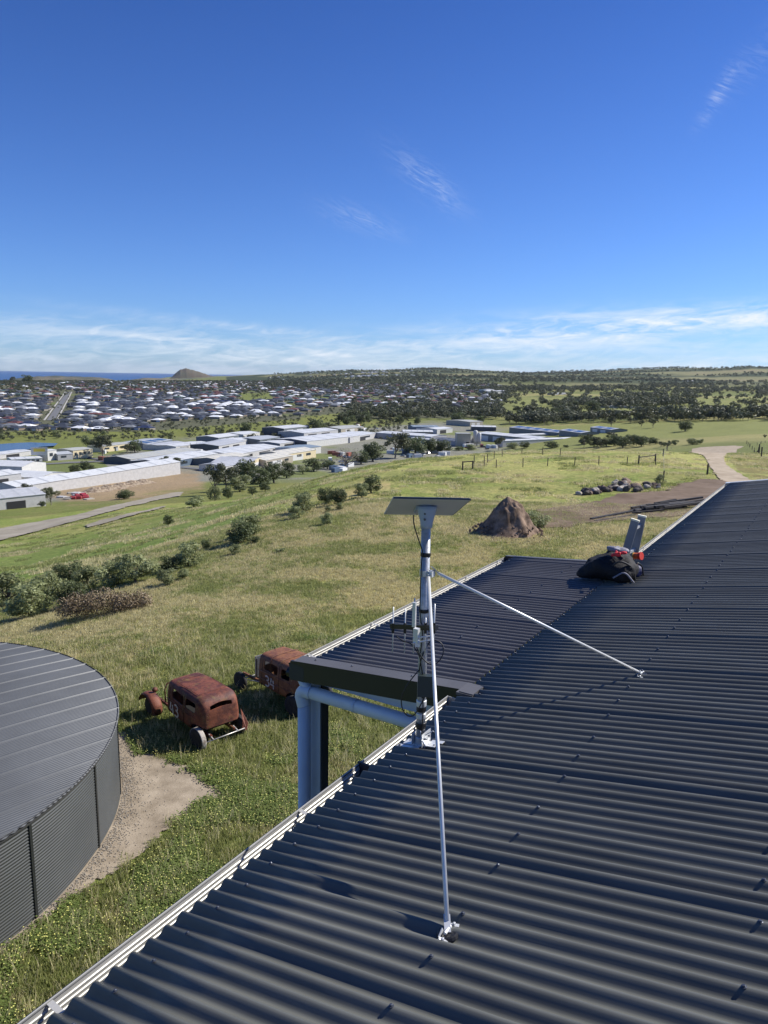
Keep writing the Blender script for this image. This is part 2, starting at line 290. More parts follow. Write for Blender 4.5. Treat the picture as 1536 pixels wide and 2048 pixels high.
# ------------------------------------------------------------------ terrain mesh
def image_masks(X,Y,Z):
    P=np.stack([X,Y,Z],-1); return proj(P)
DIRT=[(1075,1022),(1135,1014),(1200,1003),(1245,988),(1330,984),(1365,968),(1400,960),(1445,962),(1470,980),(1430,1010),(1385,1032),(1300,1038),(1210,1046),(1150,1052),(1095,1060),(1060,1052)]
SOIL=[(232,1462),(262,1470),(292,1503),(330,1517),(382,1537),(440,1572),(452,1592),(400,1618),(345,1650),(300,1695),(262,1725),(215,1752),(150,1792),(92,1842),(20,1895),(-60,1960),(-140,1900),(-60,1700),(120,1560)]
def build_ground():
    az=np.concatenate([np.arange(-180,-60,4),np.arange(-60,-32,.8),np.arange(-32,32,.12),np.arange(32,60,.8),np.arange(60,180.1,4)])
    rr=np.exp(np.concatenate([np.linspace(math.log(1.5),math.log(16),14)[:-1],np.linspace(math.log(16),math.log(200),210)[:-1],np.linspace(math.log(200),math.log(19000),230)]))
    A,R=np.meshgrid(np.radians(az),rr,indexing='ij'); X=R*np.sin(A); Y=R*np.cos(A); Z=hz(X,Y)
    na,nr=X.shape
    V=np.stack([X,Y,Z],-1).reshape(-1,3)
    i,j=np.meshgrid(np.arange(na-1),np.arange(nr-1),indexing='ij'); a=(i*nr+j).ravel()
    F=np.stack([a,a+1,a+nr+1,a+nr],-1)
    me=bpy.data.meshes.new('ground'); me.vertices.add(len(V)); me.vertices.foreach_set('co',V.ravel())
    me.loops.add(len(F)*4); me.loops.foreach_set('vertex_index',F[:,::-1].ravel()); me.polygons.add(len(F)); me.polygons.foreach_set('loop_start',np.arange(len(F))*4)
    me.update(calc_edges=True); me.validate(); me.polygons.foreach_set('use_smooth',[True]*len(me.polygons))
    # --- land cover, as albedo
    px,py=proj(np.stack([X,Y,Z],-1)); ad=np.degrees(A)
    lush=np.array([.075,.105,.022]); green=np.array([.125,.150,.040]); dry=np.array([.27,.225,.11]); olive=np.array([.17,.165,.060]); brown=np.array([.13,.095,.06]); dark=np.array([.05,.06,.02]); pale=np.array([.30,.27,.22]); grey=np.array([.20,.20,.20])
    col=np.broadcast_to(green,X.shape+(3,)).copy()
    def mixc(w,c):
        nonlocal col
        w=np.clip(w,0,1)[...,None]; col=col*(1-w)+c*w
    n1=fbm(X/9,Y/9,5,1); n2=fbm(X/2.2,Y/2.2,4,2); n3=fbm((X+Y)/30,(Y-X)/8,4,3)
    # close and middle paddock: lush low down, olive and straw patches on the upper slope
    mixc(sstep(.42,.62,n1)*.8,olive); mixc(sstep(.60,.80,n2)*.35,dry)
    mixc(sstep(30,26,R)*.7,lush); 
    up=sstep(-22,-4,ad)*sstep(28,40,R)*sstep(150,90,R)
    mixc(up*.40*sstep(.30,.60,n3),np.array([.225,.205,.085])); mixc(up*sstep(.56,.72,fbm(X/5,Y/3,4,6))*.55,dry)
    st=np.exp(-((py-(1250-.40*(px-60)))/22)**2)*sstep(30,40,R)*sstep(120,90,R)*(px<780)
    mixc(st*sstep(.40,.60,fbm(X/4,Y/4,4,14))*.8,np.array([.30,.235,.115]))
    mixc(sstep(0,-14,ad)*sstep(32,50,R)*sstep(150,100,R)*.65,np.array([.095,.14,.036]))
    mixc(sstep(90,115,R)*sstep(200,160,R)*sstep(-4,2,ad)*sstep(.45,.6,n3)*.7,np.array([.24,.23,.085]))
    # straw foreground of the right paddock, bare strip beside the ladder
    mixc(sstep(20,34,R)*sstep(60,45,R)*sstep(4,9,ad)*sstep(.35,.6,n1)*.7,dry)
    mixc(inpoly(px,py,[(1000,1120),(1110,1062),(1250,1050),(1440,1010),(1400,1090),(1290,1110),(1180,1130)])*.45*sstep(.3,.6,n2),dry)
    mixc(inpoly(px,py,[(1452,905),(1500,893),(1620,930),(1620,1000),(1530,965),(1475,940)])*.75*sstep(.3,.55,n2),np.array([.12,.10,.045]))
    # valley floor
    v=sstep(230,300,R)*sstep(16,11,ad)
    mixc(v*1.0,np.array([.135,.150,.050])); mixc(v*sstep(.45,.65,fbm(X/60,Y/60,4,8))*.6,olive)
    ind=v*inpoly(px,py,[(-200,885),(100,925),(250,905),(330,880),(600,868),(860,846),(1000,852),(1170,858),(1170,900),(1000,905),(620,960),(420,960),(330,975),(60,1005),(-200,1060)])
    ind=sstep(-6,4,polydist(px,py,[(-200,885),(100,925),(250,905),(330,880),(600,868),(860,846),(1000,852),(1170,858),(1170,900),(1000,905),(620,960),(420,960),(330,975),(60,1005),(-200,1060)])+(fbm(X/25,Y/25,4,23)-.5)*14)*v
    mixc(ind*.9,np.array([.19,.185,.17])); mixc(ind*sstep(.55,.66,fbm(X/45,Y/45,3,21))*.8,green)
    mixc(sstep(-12,6,polydist(px,py,[(120,975),(360,948),(392,952),(398,972),(250,1000),(140,1002),(110,990)])+(fbm(X/9,Y/9,4,22)-.5)*26)*.9,np.array([.27,.195,.125]))
    mixc(inpoly(px,py,[(90,925),(210,925),(215,935),(190,945),(95,945)])*.9,np.array([.12,.145,.045]))
    # creek reserve and town
    rs=sstep(1.0,0,np.abs((py-862)/26))*(px<660)*(R>560); mixc(rs*.9,np.array([.14,.155,.045]))
    tw=(R>690)*(R<3600)*sstep(1040,960,px)*(py<863-np.clip((px-290)/12,0,27)); mixc(tw*.85,np.array([.085,.085,.065])); mixc(tw*sstep(.6,.72,fbm(X/90,Y/90,3,31)),np.array([.12,.14,.05]))
    mixc(inpoly(px,py,[(478,787),(540,785),(545,800),(480,800)])*.9,np.array([.14,.16,.05]))
    mixc(inpoly(px,py,[(600,835),(680,826),(680,840),(610,846)])*.9,np.array([.16,.17,.05]))
    # right paddocks: strips with differing tints
    rp=sstep(190,240,R)*sstep(7,11,ad+(fbm(X/50,Y/50,3,44)-.5)*4); k=fbm(X/500+3,R/160,2,41); mixc(rp*1.0,np.array([.18,.19,.068])); mixc(rp*sstep(.48,.52,k)*.7,np.array([.27,.24,.11])); mixc(rp*sstep(.62,.66,k)*.7,np.array([.10,.13,.04]))
    mixc(rp*sstep(-60,-5,-(np.abs(py-880)*8))*(px>1300)*.5,np.array([.26,.235,.11]))
    # distant hills
    fh=sstep(2800,3600,R)*(ad>-12); q=fbm(X/420,Y/300,4,51); mixc(fh,np.array([.042,.055,.028])); mixc(fh*sstep(.54,.62,q),np.array([.17,.165,.085])); mixc(fh*sstep(.70,.78,q),np.array([.20,.17,.10]))
    mixc(sstep(5600,6200,R)*(ad>-12)*sstep(.6,.42,q)*.8,np.array([.04,.055,.03]))
    col=col*((.86+.28*fbm(X/14,Y/14,4,77))*np.where(R<230,1.5,1.08))[...,None]*np.array([1.03,1.05,.95])
    ca=me.color_attributes.new('cover','FLOAT_COLOR','POINT'); ca.data.foreach_set('color',np.concatenate([col.reshape(-1,3),np.ones((na*nr,1))],1).astype(np.float32).ravel())
    m,t,b=newmat('pasture'); n=t.nodes; l=t.links; b.inputs['Roughness'].default_value=.95; b.inputs['Specular IOR Level'].default_value=.1
    at=n.new('ShaderNodeAttribute'); at.attribute_name='cover'; tc=n.new('ShaderNodeTexCoord')
    def noise(sc,det=6,rough=.7,st=None):
        x=n.new('ShaderNodeTexNoise'); x.inputs['Scale'].default_value=sc; x.inputs['Detail'].default_value=det; x.inputs['Roughness'].default_value=rough
        if st: mp=n.new('ShaderNodeMapping'); mp.inputs['Scale'].default_value=st; l.new(tc.outputs['Object'],mp.inputs[0]); l.new(mp.outputs[0],x.inputs['Vector'])
        else: l.new(tc.outputs['Object'],x.inputs['Vector'])
        return x.outputs[0]
    def mr(x,a,b_,c,d): k=n.new('ShaderNodeMapRange'); l.new(x,k.inputs[0]); [setattr(k.inputs[i+1],'default_value',v_) for i,v_ in enumerate((a,b_,c,d))]; return k.outputs[0]
    f1=mr(noise(1.8,10,.75),.32,.68,.55,1.5); f2=mr(noise(9,5,.7),.3,.7,.7,1.3)
    mm=n.new('ShaderNodeMath'); mm.operation='MULTIPLY'; l.new(f1,mm.inputs[0]); l.new(f2,mm.inputs[1])
    vm=n.new('ShaderNodeVectorMath'); vm.operation='SCALE'; l.new(at.outputs['Color'],vm.inputs[0]); l.new(mm.outputs[0],vm.inputs['Scale'])
    mx=n.new('ShaderNodeMix'); mx.data_type='RGBA'; l.new(mr(noise(.9,8,.75),.52,.66,0,.55),mx.inputs[0]); l.new(vm.outputs[0],mx.inputs[6])
    v2=n.new('ShaderNodeVectorMath'); v2.operation='MULTIPLY'; l.new(vm.outputs[0],v2.inputs[0]); v2.inputs[1].default_value=(1.55,1.28,1.35); l.new(v2.outputs[0],mx.inputs[7])
    l.new(mx.outputs[2],b.inputs['Base Color'])
    bp=n.new('ShaderNodeBump'); bp.inputs['Strength'].default_value=.9; bp.inputs['Distance'].default_value=.25; l.new(noise(1.6,10,.75),bp.inputs['Height']); l.new(bp.outputs[0],b.inputs['Normal'])
    me.materials.append(m); return struct(link('ground',me))
build_ground()
# sea
m_sea,t,b=newmat('sea_water'); b.inputs['Base Color'].default_value=(.010,.055,.16,1); b.inputs['Roughness'].default_value=.32; b.inputs['Specular IOR Level'].default_value=.35
tx=t.nodes.new('ShaderNodeTexNoise'); tx.inputs['Scale'].default_value=.02; tx.inputs['Detail'].default_value=8; tc=t.nodes.new('ShaderNodeTexCoord'); t.links.new(tc.outputs['Object'],tx.inputs['Vector']); bp=t.nodes.new('ShaderNodeBump'); bp.inputs['Distance'].default_value=3; bp.inputs['Strength'].default_value=.6; t.links.new(tx.outputs[0],bp.inputs['Height']); t.links.new(bp.outputs[0],b.inputs['Normal'])
mb=MB(); SEA=-78
for k in range(24):
    a0=math.radians(-75+k*3); a1=math.radians(-75+(k+1)*3)
    for q0,q1 in ((2500,8000),(8000,20000),(20000,42000)):
        if math.degrees(a0)>-12 and q0>=20000: pass
        mb.add([(q*math.sin(a),q*math.cos(a),SEA) for a,q in ((a0,q0),(a0,q1),(a1,q1),(a1,q0))],[(3,2,1,0)])
struct(obj('sea',mb,m_sea))
def land_strip(name,x0,x1,r,depth,prof,mt,kx=60):
    """long low headland standing in the sea: prof = [(photo column, height)]"""
    mb=MB(); ny=9; X=np.linspace(x0,x1,kx); vs=[]
    for i,px in enumerate(X):
        a=math.atan((px-768)/FPX/cp)
        h=np.interp(px,[p[0] for p in prof],[p[1] for p in prof])
        for j in range(ny):
            q=r+depth*(j/(ny-1)-.5); w=math.sin(math.pi*j/(ny-1))**.7
            hh=(h)*w*(1+.10*(float(fbm(np.array([i*.35]),np.array([j*.6]),3,63)[0])-.5)*2)
            vs.append((q*math.sin(a),q*math.cos(a),SEA-2+hh))
    fs=[(i*ny+j,i*ny+j+1,(i+1)*ny+j+1,(i+1)*ny+j) for i in range(kx-1) for j in range(ny-1)]
    mb.add(vs,fs); return struct(obj(name,mb,mt,smooth=True))
m_head=mat('coastal_scrub',(.055,.065,.04),.95,0,0,.004,col2=(.17,.14,.09),lo=.48,hi=.62)
m_isl=mat('granite_hill',(.10,.075,.045),.95,0,0,.004,col2=(.085,.085,.045),lo=.4,hi=.62)
land_strip('headland',22,262,5200,500,[(22,2),(40,22),(60,30),(90,40),(130,46),(170,44),(215,40),(245,22),(262,2)],m_head)
land_strip('headland',262,520,6800,500,[(262,4),(300,30),(360,24),(420,40),(470,50),(520,60)],m_head)
land_strip('island',345,470,9000,500,[(345,0),(350,16),(358,60),(366,100),(374,122),(380,126),(388,121),(396,110),(406,92),(416,72),(425,54),(440,38),(470,30)],m_isl,90)
# ------------------------------------------------------------------ tank, soil, tracks (sheets on the ground)
def sheet(name,poly,step,lift,mt,img=True):
    """irregular ground patch; poly in photo columns/rows is carried to the terrain"""
    if img:
        pts=[ground(*p) for p in poly]; P=[(p.x,p.y) for p in pts if p is not None]
    else: P=poly
    xs=[p[0] for p in P]; ys=[p[1] for p in P]
    X,Y=np.meshgrid(np.arange(min(xs)-step*2,max(xs)+step*2,step),np.arange(min(ys)-step*2,max(ys)+step*2,step),indexing='ij')
    d=polydist(X,Y,P); Z=hz(X,Y)+lift; na,nb=X.shape
    i,j=np.meshgrid(np.arange(na-1),np.arange(nb-1),indexing='ij'); a=(i*nb+j).ravel()
    F=np.stack([a,a+nb,a+nb+1,a+1],-1); keep=(d.ravel()[F].max(1)>-step*1.5); F=F[keep]
    u,inv=np.unique(F,return_inverse=True); V=np.stack([X,Y,Z],-1).reshape(-1,3)[u]
    me=bpy.data.meshes.new(name); me.from_pydata(V.tolist(),[],inv.reshape(-1,4).tolist()); me.update()
    at=me.attributes.new('edge','FLOAT','POINT'); at.data.foreach_set('value',d.ravel()[u].astype(np.float32))
    me.materials.append(mt); me.polygons.foreach_set('use_smooth',[True]*len(me.polygons))
    return struct(link(name,me))
m_soil=edgemat('compacted_soil',(.235,.19,.135),(.39,.325,.24),1.6,0,.7,2.5,bmp=.6,bs=22)
m_dirt=edgemat('bare_dirt',(.13,.092,.062),(.21,.155,.11),.5,0,3.0,.7,bmp=.6,bs=6)
m_grav=edgemat('gravel',(.33,.265,.185),(.47,.39,.285),.5,0,1.0,.8,bmp=.4,bs=5)
m_track=edgemat('worn_track',(.25,.22,.165),(.37,.33,.26),.12,0,2.2,.35,bmp=.4,bs=3)
SOILW=[ground(*p) for p in SOIL]
sheet('soil_path',SOIL,.14,.035,m_soil)
sheet('dirt_yard',DIRT,.5,.14,m_dirt)
ROAD=[(1378,905),(1384,898),(1400,895),(1432,893),(1470,891.5),(1488,893),(1474,899),(1460,907),(1448,918),(1452,930),(1466,940),(1484,951),(1500,960),(1518,970),(1540,985),(1450,985),(1445,966),(1432,950),(1420,935),(1414,922),(1408,912),(1396,909)]
sheet('gravel_road',ROAD,.5,.10,m_grav)
sheet('worn_track',[(-60,1070),(0,1059),(70,1046),(150,1032),(230,1011),(300,996),(352,985),(368,985),(360,993),(300,1004),(230,1022),(150,1044),(80,1063),(0,1083),(-60,1094)],1.2,.25,m_track)
sheet('worn_track',[(170,1052),(230,1036),(300,1020),(330,1012),(332,1015),(300,1024),(235,1041),(176,1057)],1.2,.25,m_track)
# ------------------------------------------------------------------ the house with the corrugated roofs
YAW=math.radians(31.963); G0=-1.9137; HG=1.99624; TM=math.tan(math.radians(10)); TV=math.tan(math.radians(5))
Vv=Vector((math.cos(YAW),-math.sin(YAW),0)); Uu=Vector((math.sin(YAW),math.cos(YAW),0)); Org=Vv*G0+Vector((0,0,-HG))
BM=Matrix.Translation(Org)@Matrix.Rotation(-YAW,4,'Z')      # local x = up the roof, y = along the gutter, z = up
BI=BM.inverted()
def L2W(x,y,z): return BM@Vector((x,y,z))
def camray(px,py): d=ray(px,py); return Vector(d.tolist())
def roofpt(px,py,tp=TM,off=0.0):
    d=camray(px,py); s=(-HG+off-G0*tp)/(d.z-d.dot(Vv)*tp); P=BI@(d*s); return P
def planeT(px,py,t): d=camray(px,py); return BI@(d*(t/d.dot(Uu)))
def planeV(px,py,v): d=camray(px,py); return BI@(d*((v+G0)/d.dot(Vv)))
house=thing('house','house with charcoal corrugated steel roof, zinc gutters and a pale grey verandah post','house',Org,-YAW)
PER=.0762; AMP=.0119
CR0=1.154            # a crest position along the gutter
RIDGE=6.2
def sheet_mesh(name,x0,x1,tan,seed,mt,nseg,ncorr=10):
    rg=random.Random(seed); y0=-.27; y1=ncorr+.22; n=int((y1-y0)*10); mb=MB(); vs=[]
    xs=[x0+(x1-x0)*i/nseg for i in range(nseg+1)]
    ph=[rg.uniform(0,6.28) for _ in range(6)]
    for x in xs:
        for k in range(n+1):
            c=y0+(y1-y0)*k/n
            z=AMP*math.cos(2*math.pi*c)+.0008*math.sin(x*1.7+ph[0]+c*.5)+.0006*math.sin(x*3.1+ph[1]-c*.9)
            if c>ncorr-.62: z+=.0058*min(1,(c-ncorr+.62)/.35)     # lapped edge rides over the next sheet
            vs.append((x,c*PER,x*tan+z))
    fs=[(i*(n+1)+k,(i+1)*(n+1)+k,(i+1)*(n+1)+k+1,i*(n+1)+k+1) for i in range(nseg) for k in range(n)]
    # folded thickness at the cut ends and the lapped side
    o=len(vs)
    for k in range(n+1): p=vs[k]; vs.append((p[0]+.0002,p[1],p[2]-.0022))
    fs+=[(k,k+1,o+k+1,o+k) for k in range(n)]
    o2=len(vs)
    for i in range(nseg+1): p=vs[i*(n+1)+n]; vs.append((p[0],p[1]+.0003,p[2]-.0022))
    fs+=[((i)*(n+1)+n,(i+1)*(n+1)+n,o2+i+1,o2+i) for i in range(nseg)]
    mb.add(vs,fs); return mb.mesh(name,mt,True)
mains=[sheet_mesh('roof_sheet',0,RIDGE,TM,s,M_['roof'],16) for s in (1,2,3)]
vers=[sheet_mesh('roof_sheet',-1.335,-.012,TV,s,M_['roofv'],5) for s in (5,6)]
LAP=2.434
def crest(t): return CR0+round((t-CR0)/PER)*PER
t0=crest(LAP-.762*4)
k=0; ends=15.86
while t0+.762*k<ends-.05:
    a=t0+.762*k
    link('roof_sheet',mains[k%3],house,loc=(0,a,0.0)); k+=1
ENDT=t0+.762*k
tv=crest(4.235); VE=None
for k in range(5):
    link('roof_sheet',vers[k%2],house,loc=(0,tv+.762*k,-.006))
tvp=tv+.762*5; 
short=sheet_mesh('roof_sheet',-1.335,-.012,TV,9,M_['roofv'],5,ncorr=2); link('roof_sheet',short,house,loc=(0,tvp,-.006)); VEND=tvp+.17
# screws with washers
def screw_mesh():
    mb=MB(); mb.lathe([(.0085,0),(.0085,.0016),(.0065,.0022),(.0066,.0022),(.0052,.0024),(.0052,.0058),(.0042,.0068)],10); return mb.mesh('screw',M_['screw'],False)
sm=screw_mesh()
def screw(v,t,tp,base=0.):
    link('screw',sm,house,loc=(v,t,v*tp+base+AMP-.0004),rot=(0,-math.atan(tp)+random.uniform(-.08,.08),random.uniform(0,1)))
t=crest(1.0)
while t<15.7: 
    if not (4.2<t<8.2): screw(.115+random.uniform(-.008,.008),t,TM)
    t+=PER*2
t=crest(.3); i=0
while t<15.7: screw(.962+random.uniform(-.01,.01),t,TM); t+=PER*(3,4,3)[i%3]; i+=1
t=crest(1.3); i=0
while t<6: screw(1.84+random.uniform(-.01,.01),t,TM); t+=PER*(4,3,3)[i%3]; i+=1
t=crest(4.3)
while t<8.1: screw(.02,t,TM,.0); t+=PER*2
for q,st in ((-.53,4),(-1.30,3)):
    t=crest(4.5 if q>-1 else 4.25)
    while t<8.1: screw(q,t,TV,-.006); t+=PER*st
# gutter
def gutter(name,vx,z0,y0,y1,caps=True):
    """inner trough (bare zinc) and painted outer skin"""
    ribs=[]; 
    prof=[(vx+.135,z0-.012),(vx+.135,z0-.105),(vx+.125,z0-.115),(vx+.02,z0-.118),(vx+.006,z0-.105)]
    zz=z0-.10
    for k in range(4):
        prof+=[(vx+.004,zz),(vx+.004,zz+.010),(vx+.0075,zz+.0125),(vx+.0075,zz+.0175),(vx+.004,zz+.020)]; zz+=.021
    prof+=[(vx+.003,z0-.012),(vx+.003,z0-.002)]
    mb=MB(); mb.sweep(prof,y0,y1,6); g=obj(name,mb,M_['zinc'],house)
    mb=MB(); lip=[(vx+.003,z0-.002)]+[(vx-.003+.0085*math.cos(a),z0-.002+.0085*math.sin(a)) for a in [math.radians(q) for q in range(30,300,30)]]+[(vx-.002,z0-.02),(vx-.002,z0-.112),(vx+.02,z0-.1215),(vx+.128,z0-.1185)]
    mb.sweep(lip,y0,y1,6); obj('gutter_face',mb,M_['paint_dk'],g)
    mb=MB(); mb.tube([(vx+.0005,y0,z0+.0068),(vx+.0005,y1,z0+.0068)],.0028,6); obj('gutter_edge',mb,M_['zinc'],g)
    if caps:
        for y in (y0,y1):
            mb=MB(); pts=[(vx-.004,z0-.115),(vx+.133,z0-.118),(vx+.137,z0-.01),(vx+.09,z0+.004),(vx-.004,z0+.008)]
            mb.add([(p[0],y-.002,p[1]) for p in pts]+[(p[0],y+.002,p[1]) for p in pts],[(4,3,2,1,0),(5,6,7,8,9)]+[(i,(i+1)%5,5+(i+1)%5,5+i) for i in range(5)]); obj('end_cap',mb,M_['zinc'] if vx>-1 else M_['paint_dk'],g)
    return g
def strap(g,vx,z0,t,wdt=.022):
    mb=MB(); s=.0016
    P=[(vx+.004,z0+.004),(vx+.06,z0-.004),(vx+.15,z0+.012)]
    vs=[];fs=[]
    for i,(x,z) in enumerate(P): vs+=[(x,t-wdt/2,z),(x,t+wdt/2,z),(x,t-wdt/2,z-s),(x,t+wdt/2,z-s)]
    for i in range(2): o=i*4; fs+=[(o,o+4,o+5,o+1),(o+2,o+3,o+7,o+6),(o,o+2,o+6,o+4),(o+1,o+5,o+7,o+3)]
    mb.add(vs,fs); obj('gutter_strap',mb,M_['zinc'],house)
g1=gutter('gutter',-.088,-.028,.2,4.02); 
for t in (1.2,2.50,3.62): strap(g1,-.088,-.028,t)
g3=gutter('gutter',-.088,-.028,VEND+.06,ENDT+.0)
t=VEND+1.1
while t<ENDT: strap(g3,-.088,-.028,t); t+=1.35
g2=gutter('gutter',-1.472,-.152,4.118,VEND+.03)
for t in (4.34,5.25,6.2,7.15,8.0): strap(g2,-1.472,-.152,t)
mb=MB(); mb.box(-.096,.0,3.0,3.012,-.145,-.012); obj('gutter_joint',mb,M_['paint_dk'],house)
# flashings and fascias of the verandah roof (near end and far end)
def flash(y0,y1,mt=M_['roof_dark'],top=M_['roofv'],x0=-1.435,x1=-.02,drop=.155):
    mb=MB(); z=lambda x: x*TV+.006
    xs=[x0+(x1-x0)*i/6 for i in range(7)]
    mb.add([(x,y,z(x)+o) for x in xs for y,o in ((y0,-.002),(y1,.004))],[(2*i,2*i+2,2*i+3,2*i+1) for i in range(6)]); obj('barge_capping',mb,top,house)
    s=1 if y0<y1 else -1
    mb=MB(); mb.add([(x,y,z(x)+zo) for x in (x0-.03,x1) for y in (y0-.001*s,y0+.022*s) for zo in (-.0045,-drop)],[(0,1,5,4),(2,6,7,3),(1,3,7,5),(0,4,6,2),(0,2,3,1),(4,5,7,6)]); o=obj('barge_board',mb,mt,house)
flash(4.118,4.232)
flash(VEND+.055,VEND-.02)
for v in (-.45,-.95,-1.28): link('screw',sm,house,loc=(v,4.19,v*TV+.008))
mb=MB(); mb.box(-.03,.085,4.02,4.20,.004,.022); mb.box(-.012,.085,4.03,4.16,.0225,.028); obj('corner_capping',mb,M_['roofv'],house)
mb=MB(); mb.box(-.016,.004,4.235,VEND,-.024,-.010); obj('apron_flashing',mb,M_['roof_dark'],house)
# barge at the far end of the main roof, ridge, far slope
mb=MB(); xs=[-.09,RIDGE]
mb.add([(x,y,x*TM+o) for x in xs for y,o in ((ENDT-.04,.012),(ENDT+.10,.016))],[(0,2,3,1)]); mb.add([(x,ENDT+.10,x*TM+o) for x in xs for o in (.016,-.17)],[(0,1,3,2)]); obj('barge_capping',mb,M_['paint_blue'],house)
for s_ in (-1,1):
    mb=MB(); mb.add([(RIDGE,y,RIDGE*TM+.03) for y in (-.8,ENDT+.1)]+[(RIDGE+s_*.18,y,RIDGE*TM-.012) for y in (-.8,ENDT+.1)],[(0,1,3,2)]); obj('ridge_capping',mb,M_['roof'],house)
mb=MB(); n=int((ENDT+.8)/PER*6); vs=[]
for x in (RIDGE,RIDGE*2): vs+=[(x,-.7+k*PER/6,(2*RIDGE-x)*TM+AMP*math.cos(k*math.pi/3)) for k in range(n)]
mb.add(vs,[(k,k+1,n+k+1,n+k) for k in range(n-1)]); obj('rear_roof_slope',mb,M_['roof'],house,smooth=True)
# walls under the eaves
GZ=-10.0
wl=MB(); wl.box(.45,RIDGE*2-.45,-.4,ENDT-.15,GZ-.8,.02); obj('wall',wl,M_['wall'],house)
for zc in (-2.2,-5.6):
    for yc in (1.2,3.0,6.2,10.0,13.2):
        mb=MB(); mb.box(.41,.449,yc-.8,yc+.8,zc-.7,zc+.7); w=obj('window_frame',mb,M_['paint_dk'],house)
        mb=MB(); mb.box(.402,.409,yc-.74,yc+.74,zc-.64,zc+.64); obj('pane',mb,M_['glass'],w)
mb=MB(); mb.box(-.0,.449,.2,ENDT-.05,-.150,-.135); obj('soffit',mb,M_['wall'],house)
# verandah beam, post, downpipe
yb=4.21
mb=MB(); mb.box(-1.34,.0,yb,yb+.06,-.30,-.165); obj('verandah_beam',mb,M_['paint_blue'],house)
mb=MB(); mb.box(-1.368,-1.273,4.235,4.33,GZ-.8,-.30); p=obj('verandah_post',mb,M_['paint_blue'],house)
mb=MB(); mb.box(-1.272,-1.262,4.245,4.33,GZ-.8,-.30); obj('post_dark_side',mb,M_['paint_dk'],p)  # thin charcoal plate, makes this side of the post darker
mb=MB(); mb.box(-1.34,-1.24,VEND-.12,VEND-.02,GZ-.8,-.2); obj('verandah_post',mb,M_['paint_blue'],house)
yp=4.155; R_=.050; zp=-.352
el=[(-1.335-.05*math.sin(a)*1.0+.0,yp,zp-.05+.05*math.cos(a)) for a in [math.radians(q) for q in range(0,91,15)]]
mb=MB(); mb.tube([(.4,yp,zp+.0)]+[(-1.30,yp,zp)],R_,20); obj('downpipe',mb,M_['paint_blue'],house,smooth=True)
mb=MB(); mb.tube([(-1.29,yp,zp)]+el+[(-1.362,yp,zp-.12)],R_+.004,20); e=autosmooth(obj('downpipe_elbow',mb,M_['paint_blue'],house))
mb=MB(); mb.tube([(-1.362,yp,zp-.115),(-1.362,yp,GZ-.8)],R_,20); obj('downpipe',mb,M_['paint_blue'],house,smooth=True)
mb=MB(); mb.tube([(-1.40,yp+.02,-.27),(-1.37,yp+.01,-.30),(-1.30,yp,-.345)],.038,14); obj('downpipe_dropper',mb,M_['paint_blue'],house,smooth=True)
for x in (-.3,-.9): mb=MB(); mb.tube([(x,yp,zp),(x+.018,yp,zp)],R_+.0025,20); obj('pipe_clip',mb,M_['paint_blue'],house)
mb=MB(); mb.tube([(-1.362,yp,-1.6),(-1.362,yp,-1.62)],R_+.0025,20); obj('pipe_clip',mb,M_['paint_blue'],house)
mb=MB(); mb.lathe([(.035,-.001),(.035,.05),(.02,.055)],14,Matrix.Translation((-1.475,4.17,-.245))@Matrix.Rotation(-math.pi/2,4,'Y')); obj('overflow_outlet',mb,M_['black'],house)
# ------------------------------------------------------------------ antenna mast
base=Vector((.12,3.29,.021)); rT=math.atan(TM)
ROT=Matrix.Rotation(-YAW,4,'Z')
mast=thing('antenna_mast','galvanised antenna mast braced with two thin struts on the roof edge','mast',L2W(*base),-YAW)
mb=MB(); mb.tube([(0,0,.0),(.0,0,.6),(-.002,0,1.275)],.0242,20); pole=obj('pole',mb,M_['galv'],mast,smooth=True)
def band(z,r=.0262,h=.03,m='black'):
    mb=MB(); mb.lathe([(r,z),(r+.0012,z+.004),(r+.0008,z+h-.004),(r,z+h)],20); return obj('tape_band',mb,M_[m],mast,smooth=True)
band(1.058,h=.022); band(.755,h=.02); band(.10,h=.035); band(.20,.0258,.028)
for za,zb in ((.16,.19),(.228,.262)):
    mb=MB(); mb.lathe([(.0272,za),(.028,za+.004),(.028,zb-.004),(.0272,zb)],18); obj('sleeve',mb,M_['galvw'],mast,smooth=True)
# foot: hinged bracket, tilted plates on the corrugations
TL=Matrix.Rotation(-rT,4,'Y')
mb=MB(); mb.box(-.115,.02,-.075,-.03,.004,.008,TL); mb.box(-.09,.105,-.03,.03,.009,.0135,TL); mb.box(.045,.12,.03,.075,.004,.008,TL)
mb.box(.03,.034,-.045,.055,.01,.085); mb.box(-.034,-.03,-.04,.04,.01,.07)
obj('base_plate',mb,M_['galvw'],mast)
mb=MB(); mb.lathe([(.031,0),(.031,.05),(.028,.055)],20); mb.tube([(-.045,0,.045),(.045,0,.045)],.005,8); mb.tube([(-.05,0,.045),(-.045,0,.045)],.009,6); obj('foot_socket',mb,M_['galv'],mast,smooth=False)
for x,y in ((-.1,-.052),(-.07,.015),(.085,.052),(.09,-.01),(.037,.03),(.037,-.02)):
    mb=MB(); zz=.0085 if x!=.037 else .05
    mb.lathe([(.007,0),(.007,.006),(.004,.008)],6,Matrix.Translation((x,y,zz+x*TM*(x!=.037)))); obj('bolt',mb,M_['screw'],mast)
